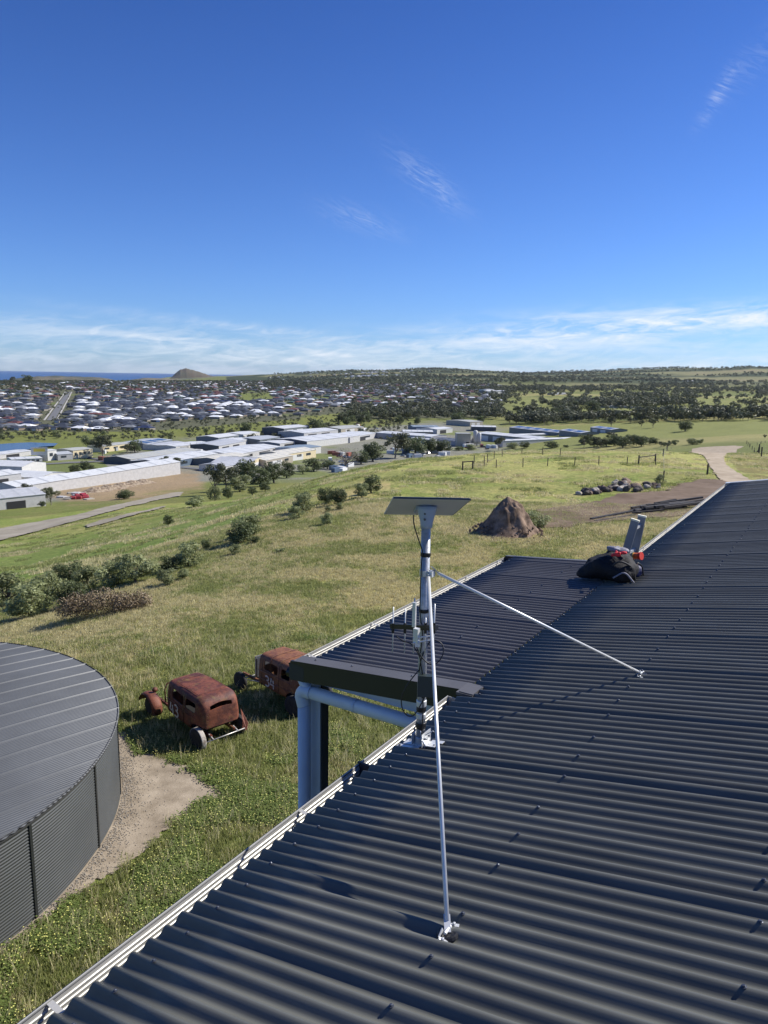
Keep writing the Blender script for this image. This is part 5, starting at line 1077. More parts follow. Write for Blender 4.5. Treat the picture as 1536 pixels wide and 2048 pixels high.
for i,(R_d,x,y,z,c,px,py) in enumerate(cand):
    v=rgh.randrange(4); rz=TH_+rgh.choice((0,0,math.pi))+rgh.uniform(-.1,.1); wc=rgh.randrange(3)
    if i<NIND:
        wm,rm=hmesh(v,c,wc); 
        side='left of the straight street' if px<115 else ('right of the straight street' if px<200 else ('left of the estate middle' if px<330 else ('right of the estate middle' if px<480 else 'at its right end')))
        side+=', close to the green strip' if R_d<800 else (', in the middle rows' if R_d<900 else ', in the upper rows'); lab='house with %s roof, %s'%(DESC[c],side)
        if i<16: lab='front row house with %s roof, %s from the left along the green strip'%(DESC[c],['leftmost','second','third','fourth','fifth','sixth','seventh','eighth','ninth','tenth','eleventh','twelfth','thirteenth','fourteenth','fifteenth','sixteenth'][[k_ for _,k_ in sorted((cand[j][5],j) for j in range(16))].index(i)])
        o=thing('house',lab,'house',(x,y,z),rz,'houses of the estate')
        link('wall',wm,o); link('roof',rm,o)
        if i<60:
            L,D=[(15,10),(17,11),(13,12),(16,9)][v]; yf=-D/2-(3.2 if v!=2 else 0); xs=(L*.30 if v!=1 else -L*.30)
            link('garage_door',gdm,o,loc=(xs,yf,0)); link('window',wdm,o,loc=(-xs*.7,-D/2,0))
            if i%4==0: link('solar_panel',spm,o,loc=(0,-D*.28,3.55),rot=(.36,0,0))
    else:
        T=Matrix.Translation((x,y,z))@Matrix.Rotation(rz,4,'Z'); s=rgh.uniform(.9,1.15)
        for src,dst in ((HV[v][0],mb_w),(HV[v][1],mb_roof[c])): dst.add([T@(Vector(q)*s) for q in src.v],src.f)
for k,m_ in mb_roof.items():
    if m_.v: tag(obj('distant_houses',m_,HR[k]),'distant houses of the town with %s roofs'%DESC[k],'houses',None,'stuff')
tag(obj('distant_houses',mb_w,m_bw[0]),'walls of the distant houses of the town','houses',None,'stuff')
# houses sprinkled on the far hillside
PH=region_pts(520,-9,4,4300,6200,lambda X,Y,R,A:sstep(.45,.62,fbm(X/500,Y/400,3,222))*.9*sstep(5,-3,A)+.03,15); bm1=MB(); bm1.box(-9,9,-6,6,-2,3); hip(-9,9,-6,6,3,2.4,bm1); hm_=bm1.mesh('hill_house',RF['pale'])
tag(gn_scatter('hill_houses',PH,np.random.default_rng(3).uniform(.8,1.4,len(PH)),[hm_],'h'),'pale houses sprinkled over the distant hillside','houses',None,'stuff')
# ------------------------------------------------------------------ fences
m_post=mat('weathered_post',(.085,.07,.055),.9,0,.3,8,.4,30); m_wire=mat('fence_wire',(.25,.25,.25),.5,.6)
pmesh=MB(); pmesh.tube([(0,0,-.3),(0,0,1.25)],.06,7); pmesh=pmesh.mesh('post',m_post)
def fence(label,pts,n,ht=1.25,wire=True,sc=1.0,jit=.15):
    W_=[ground(*p) for p in pts]; W_=[w for w in W_ if w is not None]; L=[0]
    for a,b in zip(W_,W_[1:]): L.append(L[-1]+(b-a).length)
    o=thing('fence',label,'fence',W_[0]); tops=[]
    for i in range(n):
        s=L[-1]*i/(n-1)+random.uniform(-jit,jit)*(0<i<n-1)*L[-1]/n; k=max(j for j in range(len(L)) if L[j]<=s+1e-6); k=min(k,len(L)-2); p=W_[k].lerp(W_[k+1],(s-L[k])/(L[k+1]-L[k]+1e-9)); z=H(p.x,p.y); q=Vector((p.x,p.y,z))-W_[0]
        link('post',pmesh,o,loc=q,scale=(sc,sc,ht/1.25*random.uniform(.9,1.1)),rot=(random.uniform(-.05,.05),random.uniform(-.05,.05),0)); tops.append(q)
    if wire:
        for hh in (.35,.7,1.05):
            mb=MB(); mb.tube([t_+Vector((.06,0,hh*ht/1.25)) for t_ in tops],.006,4); obj('wire',mb,m_wire,o)
    return o
fence('row of thick dark posts along the bank right of the gravel road',[(1562,938),(1537,925),(1520,912),(1508,903),(1498,894),(1493,888)],17,1.8,True,1.9)
fence('upper fence at the right edge above the gravel road',[(1560,884),(1524,886),(1519,890),(1500,893)],6,1.3,True,1.5)
fence('post and wire fence from the rock pile up to the crest',[(1326,962),(1322,953),(1316,941),(1311,934),(1312,925),(1317,921),(1325,914),(1332,906),(1342,899)],13,1.3,True,1.3)
fence('line of thin posts across the middle of the paddock',[(1311,931),(1240,930),(1180,929),(1127,932),(1073,932),(1023,936),(983,935),(948,928)],9,1.25,True,1.1)
fence('thin posts near the crest of the hill',[(1120,912),(1090,910),(1050,908),(995,915),(982,922),(975,925)],6,1.2,True,1.0)
fence('lone dark post left of the gravel road',[(1414,949),(1415,949)],2,1.3,False,1.5)
a=ground(925,940); b=ground(945,939); gt=thing('timber_gate_frame','low timber goal-like rail frame on the hill crest','frame',a)
d=b-a
for q in (Vector((0,0,0)),d): link('post',pmesh,gt,loc=q,scale=(1.8,1.8,.95))
mb=MB(); mb.bar(Vector((0,0,1.1)),d+Vector((0,0,1.1)),.12,.14); obj('rail',mb,m_post,gt)
a=ground(1277,928); b=ground(1310,925); gt=thing('farm_gate','timber rail gate where two fences meet on the paddock','gate',a); d=b-a
for q in (Vector((0,0,0)),d): link('post',pmesh,gt,loc=q,scale=(1.8,1.8,1.0))
mb=MB(); mb.bar(Vector((0,0,.95)),d+Vector((0,0,1.05)),.1,.12); obj('rail',mb,m_post,gt)
# ------------------------------------------------------------------ dirt mound, rocks, timber
m_soilh=mat('red_clay',(.10,.065,.042),.98,0,0,1.7,1.0,5,col2=(.29,.20,.14),lo=.38,hi=.62)
P=ground(1012,1066); D=P.length
hp=heap('dirt_mound','tall peaked mound of reddish dirt standing in the paddock','',1,1,1,m_soilh,1,'mound') if False else None
mdw=165/FPX*D/2
heap('dirt_mound','tall peaked mound of reddish dirt standing in the paddock',(P.x,P.y,P.z-.1),mdw*.92,mdw*.8,70/FPX*D*1.08,m_soilh,7,'mound',80,math.radians(10),.30,30)
MP=P.copy()
mb=MB()
def rock_mesh(seed,mt):
    rg=random.Random(seed); bm=__import__('bmesh').new(); import bmesh as B
    B.ops.create_icosphere(bm,subdivisions=2,radius=1)
    for v in bm.verts:
        n=v.co.copy(); f=1+.35*(float(fbm(np.array([n.x*1.3+seed*3]),np.array([n.y*1.3+n.z]),3,seed)[0])-.5)*2; v.co=n*f
        for ax_ in range(3):
            lim=.72+.1*rg.random()
            if abs(v.co[ax_])>lim: v.co[ax_]=math.copysign(lim,v.co[ax_])
    me=bpy.data.meshes.new('rock'); bm.to_mesh(me); bm.free(); me.materials.append(mt); return me
m_rk=[mat('dark_stone',(.085,.07,.06),.9,0,.4,3,.4,9),mat('pale_stone',(.38,.34,.28),.9,0,.2,3,.4,9),mat('brown_stone',(.20,.14,.10),.9,0,.3,3,.4,9)]
rks=[rock_mesh(i,m_rk[i%3]) for i in range(6)]
k=0
for x0,x1,y0,y1,n,sz in ((1152,1180,984,990,9,.42),(1172,1235,976,990,34,.40),(1225,1262,966,980,14,.45),(1240,1290,975,983,12,.42),(1286,1318,968,978,16,.36)):
    for i in range(n):
        t=i/n; x=x0+(x1-x0)*random.random(); y=y0+(y1-y0)*random.random() if n<30 else y1-(x-x0)/(x1-x0)*8-random.random()*5
        P=ground(x,y); s=sz*random.uniform(.5,1.3); mi=random.choice((0,0,3,1,4,2,5)) 
        o=link('rock',rks[mi],loc=(P.x,P.y,P.z+s*.35),rot=(random.uniform(-.6,.6),random.uniform(-.6,.6),random.uniform(0,6)),scale=(s*1.2,s,s*.75)); tag(o,('pale' if mi in(1,4) else 'dark' if mi in (0,3) else 'brown')+' boulder in the long rock pile between grass and dirt','rock','rocks of the long rock pile')
cl_=rock_mesh(31,m_soilh); rc_=random.Random(4); cp_=[]; cs_=[]
for i in range(260):
    a=rc_.uniform(0,6.28); q=mdw*rc_.uniform(.5,1.35); x,y=MP.x+q*math.cos(a),MP.y+q*.85*math.sin(a); cp_.append((x,y,H(x,y)+max(0,(1-q/mdw))*1.6+.0)); cs_.append(rc_.uniform(.03,.13))
tag(gn_scatter('soil_clods',cp_,cs_,[cl_],'c'),'loose clods scattered round the foot of the dirt mound','clods',None,'stuff')
for nm,x,y,hh_ in (('tall weeds at the right foot of the dirt mound',1068,1056,1.5),('weeds at the right shoulder of the dirt mound',1052,1062,1.1)):
    P=ground(x,y); plant('olive2','weed_clump',nm,'weeds',P,hh_,None,1.6)
for nm,x,y in (('green shrub growing at the right end of the rock pile',1320,970),): 
    P=ground(x,y); plant('olive1','shrub',nm,'shrub',P,1.3,None,1.1)
m_tim=[mat('tarred_timber',(.022,.021,.022),.8,0,.4,5,.4,20),mat('old_sleeper',(.06,.052,.046),.85,0,.4,5,.4,20)]
def beam(a,b,w,z,lab,i=0,h=None):
    A=ground(*a); B=ground(*b); A=A+Vector((0,0,z)); B=B+Vector((0,0,z+.02)); mb=MB(); c=(A+B)/2; mb.bar(A-c,B-c,w,h or w*.8)
    return tag(obj('timber_beam',mb,m_tim[i%2],loc=c),lab,'timber','timber beams stacked beside the dirt yard')
beam((1152,1052),(1185,1041),.10,.06,'thin dark pole at the left end of the stacked timber',0)
beam((1182,1042),(1300,1020),.28,.14,'longest dark beam lying left of the stacked timber',0); beam((1190,1045),(1270,1033),.2,.1,'shorter dark beam in front of the longest beam',1)
rb=random.Random(5)
for i in range(34):
    x0=1262+rb.random()*75; L=35+rb.random()*60; y0=1026-(x0-1262)*.085+rb.uniform(-5,6); lay=rb.random()
    beam((x0,y0),(min(x0+L,1420),y0-L*.13+rb.uniform(-3,3)),rb.uniform(.14,.26),.1+.45*lay*(1 if 1280<x0<1330 else .5),'dark beam in the untidy stack of old timber by the dirt yard',i)
# ------------------------------------------------------------------ two rusted old sedans
def mk_eval(o):
    dg=bpy.context.evaluated_depsgraph_get(); me=bpy.data.meshes.new_from_object(o.evaluated_get(dg)); return me
def rustmat(name,a,b_,c,sc=1.6):
    m,t,b=newmat(name); n=t.nodes; l=t.links; tc=n.new('ShaderNodeTexCoord')
    def nz(s,d,r): x=n.new('ShaderNodeTexNoise'); x.inputs['Scale'].default_value=s; x.inputs['Detail'].default_value=d; x.inputs['Roughness'].default_value=r; l.new(tc.outputs['Object'],x.inputs['Vector']); return x.outputs[0]
    def mr(x,lo,hi): k=n.new('ShaderNodeMapRange'); l.new(x,k.inputs[0]); k.inputs[1].default_value=lo; k.inputs[2].default_value=hi; return k.outputs[0]
    m1=n.new('ShaderNodeMix'); m1.data_type='RGBA'; l.new(mr(nz(sc,8,.7),.43,.57),m1.inputs[0]); m1.inputs[6].default_value=(*a,1); m1.inputs[7].default_value=(*b_,1)
    m2=n.new('ShaderNodeMix'); m2.data_type='RGBA'; l.new(mr(nz(sc*.8+.3,9,.75),.54,.66),m2.inputs[0]); l.new(m1.outputs[2],m2.inputs[6]); m2.inputs[7].default_value=(*c,1)
    m3=n.new('ShaderNodeMix'); m3.data_type='RGBA'; l.new(mr(nz(14,6,.8),.63,.70),m3.inputs[0]); l.new(m2.outputs[2],m3.inputs[6]); m3.inputs[7].default_value=(.42,.32,.26,1)
    l.new(m3.outputs[2],b.inputs['Base Color']); b.inputs['Roughness'].default_value=.62; b.inputs['Specular IOR Level'].default_value=.4
    bp=n.new('ShaderNodeBump'); bp.inputs['Strength'].default_value=.8; bp.inputs['Distance'].default_value=.03; l.new(nz(4.5,9,.72),bp.inputs['Height']); l.new(bp.outputs[0],b.inputs['Normal']); return m
RU1=rustmat('red_rust',(.20,.064,.034),(.085,.026,.019),(.20,.125,.04),2.4); RU2=rustmat('orange_rust',(.27,.115,.048),(.15,.055,.032),(.30,.17,.07),1.9)
m_tyre=mat('old_tyre',(.03,.028,.027),.9,0,.4,8,.3,30); m_whit=mat('sunlit_chalky_tread',(.46,.42,.36),.9,0,0,9,.4,30,col2=(.24,.20,.16),lo=.45,hi=.6); m_rim=mat('old_rim',(.22,.21,.20),.5,.3,.3,6); m_steel=mat('bare_bar',(.60,.57,.52),.4,.5,.2,9); m_int=mat('dark_interior',(.006,.006,.006),.9); m_num=mat('white_number_paint',(.62,.58,.52),.7,0,.2,9)
def car_shell(L0,L1,W,H0,H1,Rr,Rf,mt,rwin,seed=0):
    """cabin body: y from L0 (rear) to L1 (front)"""
    NS=26; sec=[]; N_=40
    ys=[]; 
    for k in range(9): a=math.radians(90*k/8); ys.append((L0+Rr*(1-math.sin(a)) if False else L0+Rr*(1-math.sin(math.radians(90)*(k/8))),'r',k/8))
    st=[]
    for k in range(10):
        a=math.pi/2*(1-k/9); st.append((L0+Rr*(1-math.sin(a)),1-math.cos(a) if False else math.cos(a)))     # closeness to full section
    for k in range(1,13): st.append((L0+Rr+(L1-L0-Rr)*k/12,1.0))
    vs=[]
    for y,f in st:
        hw=W/2-.20*(1-f); t=(y-L0)/(L1-L0); hw*=(1-.10*max(0,t-.55)/.45)
        top=H1-(1-f)*.38-.05*max(0,t-.6)/.4; bot=H0+.0; taper=.88
        slope=(1-f)
        for k in range(N_):
            u=k/N_*2*math.pi; cx_=math.cos(u); sy=math.sin(u); ex=.32
            x=math.copysign(abs(cx_)**ex,cx_); z=math.copysign(abs(sy)**ex,sy)
            zz=bot+(top-bot)*(z+1)/2; wz=(zz-H0)/(H1-H0); w_=hw*(1-(1-taper)*max(0,wz-.45)/.55)
            vs.append((x*w_,y-.07*(1-wz)*(1-f),zz))
    n=len(st); fs=[(i*N_+k,i*N_+(k+1)%N_,(i+1)*N_+(k+1)%N_,(i+1)*N_+k) for i in range(n-1) for k in range(N_)]
    fs+=[tuple(range(N_-1,-1,-1)),tuple((n-1)*N_+k for k in range(N_))]
    mb=MB(); mb.add(vs,[f[::-1] for f in fs]); o=obj('tmp',mb,mt); 
    import bmesh as B
    bm=B.new(); bm.from_mesh(o.data); B.ops.recalc_face_normals(bm,faces=bm.faces); bm.to_mesh(o.data); bm.free()
    s=o.modifiers.new('s','SOLIDIFY'); s.thickness=.03; s.offset=-1
    me=mk_eval(o); bpy.data.objects.remove(o); o=link('tmp',me)
    def cut(mbc):
        nonlocal o
        c=obj('cut',mbc,mt); bm=B.new(); bm.from_mesh(c.data); B.ops.recalc_face_normals(bm,faces=bm.faces); bm.to_mesh(c.data); bm.free()
        md=o.modifiers.new('b','BOOLEAN'); md.object=c; md.operation='DIFFERENCE'; md.solver='EXACT'
        me=mk_eval(o); bpy.data.objects.remove(o); bpy.data.objects.remove(c); o=link('tmp',me)
    def prism(poly,axis,a,b_):
        mb=MB(); n=len(poly); f=(lambda p,q:(q,p[0],p[1])) if axis=='x' else ((lambda p,q:(p[0],q,p[1])) if axis=='y' else (lambda p,q:(p[0],p[1],q)))
        mb.add([f(p,a) for p in poly]+[f(p,b_) for p in poly],[tuple(range(n))[::-1],tuple(range(n,2*n))]+[(i,(i+1)%n,n+(i+1)%n,n+i) for i in range(n)]); return mb
    def rr(x0,x1,z0,z1,r,n=5):
        o_=[]
        for cx_,cz_,a0 in ((x1-r,z1-r,0),(x0+r,z1-r,90),(x0+r,z0+r,180),(x1-r,z0+r,270)):
            for k in range(n+1): a=math.radians(a0+90*k/n); o_.append((cx_+r*math.cos(a),cz_+r*math.sin(a)))
        return o_
    return (lambda:o),cut,prism,rr
def wheel(parent,x,y,r=.36,w=.16,tm=None,side=1,rim=True):
    mb=MB(); mb.lathe([(r*.62,-w/2),(r*.9,-w/2),(r,-w*.32),(r,w*.32),(r*.9,w/2),(r*.62,w/2)],28,Matrix.Rotation(math.pi/2,4,'Y')); o=obj('wheel',mb,tm or m_tyre,parent,smooth=True,loc=(x,y,r-.03))
    if rim:
        mb=MB(); mb.lathe([(r*.61,-w*.3),(r*.61,w*.3),(r*.5,w*.32),(r*.42,w*.12),(r*.2,w*.2),(.06,w*.45)],20,Matrix.Rotation(side*math.pi/2,4,'Y')); obj('rim',mb,m_rim,o,smooth=True)
        for k in range(8):
            mb=MB(); a=k*math.pi/4; mb.tube([(side*w*.30,r*.49*math.cos(a),r*.49*math.sin(a)),(side*w*.36,r*.49*math.cos(a),r*.49*math.sin(a))],.012,6); obj('wheel_nut',mb,m_steel,o)
    return o
def digits(parent,strokes,x,y0,z0,s,shear=.0,sgn=-1):
    """hand painted numerals on the left side; strokes in (right,up) units as read from outside"""
    for st in strokes:
        mb=MB(); vs=[]; pts=smoothline([(p[0],p[1],0) for p in st],5)
        for i,p in enumerate(pts):
            d=(pts[min(i+1,len(pts)-1)]-pts[max(i-1,0)]).normalized(); n_=Vector((-d.y,d.x,0))*.075
            for q in (p+n_,p-n_): vs.append((x(z0+q.y*s),y0-q.x*s,z0+q.y*s))
        m=len(pts); vs2=[(v[0]-.004,v[1],v[2]) for v in vs]; mb.add(vs+vs2,[(2*i,2*i+1,2*i+3,2*i+2) for i in range(m-1)]+[(2*m+2*i,2*m+2*i+2,2*m+2*i+3,2*m+2*i+1) for i in range(m-1)]); obj('painted_number',mb,m_num,parent)
D3=[(0,.95),(.25,1.0),(.5,.85),(.4,.62),(.2,.55),(.45,.48),(.55,.25),(.35,.02),(.0,.08)]
D4a=[(.15,1.0),(.08,.6),(.02,.38),(.3,.36),(.55,.38)]; D4b=[(.42,.85),(.44,.4),(.46,0)]
def sh(st,dx): return [(p[0]+dx,p[1]) for p in st]
def build_car(label,P,head,mt,num,kind):
    car=thing('old_sedan',label,'car',P,head)       # local +y = front of the car
    W,H0,H1=1.40,.42,1.66
    o,cut,prism,rr=car_shell(-1.25,.88,W,H0,H1,.34,.2,mt,None)
    # rear window slit (curved), side windows, wheel arches, windscreen, open underside
    pts=[(-.36+.72*k/10,1.27+.035*math.cos((k/5-1)*1.5)) for k in range(11)]+[(.36-.72*k/10,1.40+.055*math.cos((k/5-1)*1.5)) for k in range(11)]
    if kind==1: cut(prism(pts,'y',-1.7,-.6))
    else: cut(prism(rr(-.30,.30,1.25,1.42,.07),'y',-1.7,-.6))
    for a,b_ in ((-.92,-.32),(-.22,.55)) if kind==1 else ((-.80,-.35),(-.18,.60)): cut(prism(rr(a,b_,1.13,1.45,.09),'x',-1.2,1.2))
    cut(prism(rr(-.50,.50,1.14,1.46,.06),'y',.6,1.4))
    arch=[(-1.02+.46*math.cos(math.radians(a)),.34+.46*math.sin(math.radians(a))) for a in range(0,181,12)]+[(-1.48,-.1),(-.56,-.1)]
    cut(prism(arch,'x',-1.2,1.2))
    cut(prism(rr(-.62,.62,-1.1,.8,.05),'z',-.2,.56))
    if kind==1: cut(prism([(.2,.1),(1.4,.1),(1.4,.86),(.9,.78)],'x',-1.2,1.2)) if False else None
    o=o(); me=o.data; bpy.data.objects.remove(o); me.materials.clear(); me.materials.append(mt); b=link('body',me,car); autosmooth(b,28)
    # belt mouldings
    xw=lambda z:-(W/2*(1-.12*max(0,(z-H0)/(H1-H0)-.45)/.55))
    for z,r_ in ((1.06,.010),(.98,.007)) if kind==1 else ((1.08,.016),(.80,.014)):
        pts=[]; hw=-xw(z)+.004
        for k in range(7): a=math.radians(90*k/6); pts.append((hw-.20*(1-math.sin(a)) if True else 0,-1.25+.34*(1-math.cos(math.radians(90-90*k/6))) ,z))
        path=[(hw,.8,z),(hw,-.3,z),(hw,-.9,z),(hw-.05,-1.10,z),(hw-.12,-1.23,z),(hw-.22,-1.27,z),(0,-1.275,z),(-hw+.22,-1.27,z),(-hw+.12,-1.23,z),(-hw+.05,-1.10,z),(-hw,-.9,z),(-hw,-.3,z),(-hw,.8,z)]
        mb=MB(); mb.tube(path,r_,6); obj('belt_moulding',mb,mt,car,smooth=True)
    if kind==2:
        for y in (-.75,-.25,.25):
            mb=MB(); path=[(math.copysign(abs(math.cos(a))**.32,math.cos(a))*.62,y,1.04+.635*abs(math.sin(a))**.32) for a in [math.pi*k/24 for k in range(25)]]; mb.tube(path,.011,6); obj('roof_rib',mb,mt,car,smooth=True)
    else:
        mb=MB(); mb.tube([(-.47,-.78,1.667),(-.47,.55,1.655),(.47,.55,1.655),(.47,-.78,1.667)],.008,6,closed=True); obj('roof_seam',mb,mt,car)
    # door outline and frames
    for s in (-1,1):
        for y in (-.27,.62):
            mb=MB(); mb.tube([(s*(W/2+.002),y,.47),(s*(W/2+.003),y,.95),(s*(-xw(1.5)+.002),y,1.5)],.006,5); obj('door_seam',mb,m_int,car)
    mb=MB(); mb.box(-.60,.60,-1.05,.8,.50,.54); obj('floor_pan',mb,m_int,car)
    for s in (-1,1): mb=MB(); mb.bar((s*.38,-1.35,.40),(s*.36,2.15,.42),.06,.10); obj('chassis_rail',mb,mt,car)
    # wheels
    wl_=wheel(car,-.69,-1.02 if kind==2 else -1.10,.37,.17,None,-1)
    if kind==1: mb=MB(); mb.lathe([(.371,-.07),(.375,-.05),(.375,.05),(.371,.07)],28,Matrix.Rotation(math.pi/2,4,'Y')); obj('tread',mb,m_whit,wl_,smooth=True)  # pale ring: sunlight on the chalky tread is put into its colour
    if kind==1:
        mb=MB(); mb.tube([(-.60,-1.44,.34),(.66,-1.46,.38)],.018,8); obj('rear_bar',mb,m_steel,car,smooth=True)
        for x in (-.4,.42): mb=MB(); mb.bar((x,-1.2,.44),(x,-1.47,.37),.03,.05); obj('bar_bracket',mb,m_steel,car)
        mb=MB(); vs=[(.68,-1.30,.62),(.76,-1.18,.80),(.80,-1.42,.50),(.70,-1.5,.30),(.62,-1.40,.38),(.69,-1.2,.95)]; mb.add([(x,y,z) for x,y,z in vs]+[(x+.012,y,z) for x,y,z in vs],[(0,1,2,3,4),(10,9,8,7,6),(0,5,1),(6,7,11),(2,3,9,8),(3,4,10,9),(1,2,8,7),(5,0,6,11),(5,11,7,1)]); obj('bent_fender_piece',mb,mt,car)
        wheel(car,.70,-1.0,.36,.15,None,1)
        # front: left fender, scuttle hoop, no bonnet
        mb=MB(); vs=[]
        na,nb=14,7
        for i in range(na+1):
            a=math.radians(-20+195*i/na)
            for j in range(nb+1):
                t=j/nb-.5; drop=.07*(2*abs(t))**2.5; r_=.50-drop; vs.append((-.74+t*.36,1.85-r_*1.12*math.cos(a)*-1*-1,.36+r_*math.sin(a)))
        mb.add(vs,[(i*(nb+1)+j,i*(nb+1)+j+1,(i+1)*(nb+1)+j+1,(i+1)*(nb+1)+j) for i in range(na) for j in range(nb)]); f=obj('front_fender',mb,mt,car,smooth=True); sm_=f.modifiers.new('s','SOLIDIFY'); sm_.thickness=.012
        wheel(car,-.72,1.85,.34,.14,None,-1)
        mb=MB(); mb.lathe([(.02,0),(.075,.02),(.09,.06),(.085,.10)],14,Matrix.Translation((-.60,1.72,.93))@Matrix.Rotation(-math.pi/2,4,'X')); obj('headlamp_bowl',mb,mt,car,smooth=True)
        mb=MB(); mb.tube([(-.36,1.55,.45),(-.38,1.55,.95),(-.30,1.56,1.14),(0,1.57,1.20),(.30,1.56,1.14),(.38,1.55,.95),(.36,1.55,.45)],.022,8); obj('radiator_hoop',mb,mt,car,smooth=True)
        for k in range(9): mb=MB(); xx=-.28+.07*k; mb.tube([(xx,1.56,.5),(xx,1.57,1.12)],.005,4); obj('grille_bar',mb,m_rim,car)
    else:
        wheel(car,.70,-1.0,.36,.15,None,1); wheel(car,-.70,1.85,.34,.14,None,-1); wheel(car,.70,1.85,.34,.14,None,1)
        mb=MB(); mb.tube([(-.66,1.85,.36),(.66,1.85,.36)],.024,8); obj('front_axle',mb,m_steel,car,smooth=True)
        mb=MB(); mb.tube([(-.60,1.80,.36),(-.30,.95,.42)],.016,8); obj('radius_rod',mb,m_steel,car,smooth=True)
        # radiator shell standing ahead of the cabin
        mb=MB(); mb.box(-.30,.30,1.42,1.50,.48,1.18); obj('radiator_core',mb,mat('radiator_core',(.12,.12,.13),.5,.4,.3,20),car)
        mb=MB(); [mb.bar(a,b_,.045) for a,b_ in (((-.33,1.46,.45),(-.33,1.46,1.22)),((.33,1.46,.45),(.33,1.46,1.22)),((-.35,1.46,1.24),(.35,1.46,1.24)))]; stuff(obj('radiator_shell',mb,m_rim,car))
    # number painted on the left side
    if num=='43': digits(car,[D4a,D4b,sh(D3,.72)],lambda z:xw(z)-.006,.56,.60,.40)
    else: digits(car,[D3,sh(D4a,.75),sh(D4b,.75)],lambda z:xw(z)-.006,.42,.62,.36)
    car.scale=(1.12,1.12,1.0 if kind==1 else 1.07); return car
HD=math.radians(43)
w1=ground(412,1497); hd=Vector((-math.sin(HD),math.cos(HD),0)); rt=Vector((math.cos(HD),math.sin(HD),0))
c1=w1+rt*.60+hd*1.42; c1.z=H(c1.x,c1.y)
build_car('rusted dark red old sedan body with 43 painted on its door and no bonnet',c1,HD,RU1,'43',1)
HD2=math.radians(46); hd2=Vector((-math.sin(HD2),math.cos(HD2),0)); rt2=Vector((math.cos(HD2),math.sin(HD2),0))
w2=ground(584,1429); c2=w2+rt2*.72+hd2*1.0; c2.z=H(c2.x,c2.y)
build_car('rusted orange brown old sedan body numbered 34 behind the verandah corner',c2,HD2,RU2,'34',2)
# ------------------------------------------------------------------ bag, cloth, ladder and orange reel on the roof
def blobby(name,mt,parts,parent=None,loc=(0,0,0),rz=0,res=.035,seed=0,flatz=None):
    """soft shape from merged lumps"""
    mbd=bpy.data.metaballs.new('tmp'); mbd.resolution=res; mo=bpy.data.objects.new('tmpm',mbd); C.objects.link(mo)
    for x,y,z,r_,sx,sy,sz in parts:
        e=mbd.elements.new(type='ELLIPSOID'); e.co=(x,y,z); e.radius=r_*1.35; e.size_x,e.size_y,e.size_z=sx,sy,sz
    dg=bpy.context.evaluated_depsgraph_get(); dg.update(); me=bpy.data.meshes.new_from_object(mo.evaluated_get(dg)); bpy.data.objects.remove(mo)
    co=np.zeros(len(me.vertices)*3); me.vertices.foreach_get('co',co); co=co.reshape(-1,3)
    nn=(np.abs(fbm(co[:,0]*11+seed,co[:,1]*11+co[:,2]*9,4,seed)-.5)*-2+.3)*.06; cc=co.mean(0); d=co-cc; d/=np.linalg.norm(d,axis=1)[:,None]+1e-6; co=co+d*nn[:,None]
    if flatz is not None: co[:,2]=np.maximum(co[:,2],flatz(co[:,0],co[:,1]))
    me.vertices.foreach_set('co',co.ravel()); me.update(); me.materials.clear(); me.materials.append(mt); me.name=name; me.polygons.foreach_set('use_smooth',[True]*len(me.polygons))
    return link(name,me,parent,loc=loc,rot=(0,0,rz))
m_bag=mat('black_bag_cloth',(.004,.004,.006),.8,0,.3,12,.8,14); m_red=mat('red_cloth',(.62,.03,.04),.7,0,.2,12,.3,40); m_navy=mat('navy_bag_cloth',(.045,.05,.13),.6,0,.3,12,.3,50); m_greyc=mat('grey_cloth',(.20,.20,.24),.7,0,.2,9,.3,40)
BP=L2W(.06,7.25,.0)
bag=thing('tool_bag','large open black tool bag lying on the roof where the two slopes meet','bag',BP,-YAW)
blobby('bag_body',m_bag,[(-.16,.12,.12,.15,1.2,1.5,.8),(-.02,.10,.16,.17,1.2,1.6,.9),(.10,.10,.15,.16,1.0,1.4,.9),(-.02,.30,.24,.11,1.2,1,.9),(-.26,.05,.06,.09,1.3,1.4,.7),(.12,-.02,.12,.11,1,1,.9),(-.12,-.03,.20,.06,1.2,1,.8),(.04,.02,.27,.05,1.4,1,.7),(-.06,.2,.30,.05,1,1.2,.8)],bag,seed=3,flatz=lambda x,y:x*TV-.0)
for pts,w in ((((.00,-.08,.17),(.10,-.10,.26),(.2,-.02,.20),(.22,.08,.06)),.010),(((.06,-.14,.10),(.16,-.12,.16),(.24,-.05,.06)),.009)):
    mb=MB(); mb.tube(smoothline(pts),w,6); obj('handle_strap',mb,mat('strap_webbing',(.03,.03,.03),.7) if w==.010 else m_greyc,bag,smooth=True)
mb=MB(); mb.box(.11,.125,-.03,.0,.17,.22); obj('buckle',mb,M_['galvw'],bag)
def place(name,label,cat,px,py,dep_t,build,**k): pass
rc=planeT(1235,1108,7.15); blobby('red_cloth',m_red,[(0,0,0,.036,1.1,1.2,.7),(.05,.02,.015,.024,1.2,1,.9),(-.04,.0,-.015,.028,1,1,.6),(.02,-.03,.02,.018,1,1.4,.8),(-.02,.03,.015,.02,1,1,1)],None,loc=L2W(*rc),rz=-YAW,res=.015,seed=5); tag(bpy.context.scene.objects['red_cloth'],'crumpled bright red cloth on top of the black tool bag','cloth')
rc=planeT(1228,1098,7.3); o=blobby('grey_cloth',m_greyc,[(0,0,0,.06,1.6,1.2,.5),(.09,.02,-.01,.05,1.2,1,.6)],None,loc=L2W(*rc),rz=-YAW,res=.02,seed=8); tag(o,'dark grey cloth draped behind the red cloth on the bag','cloth')
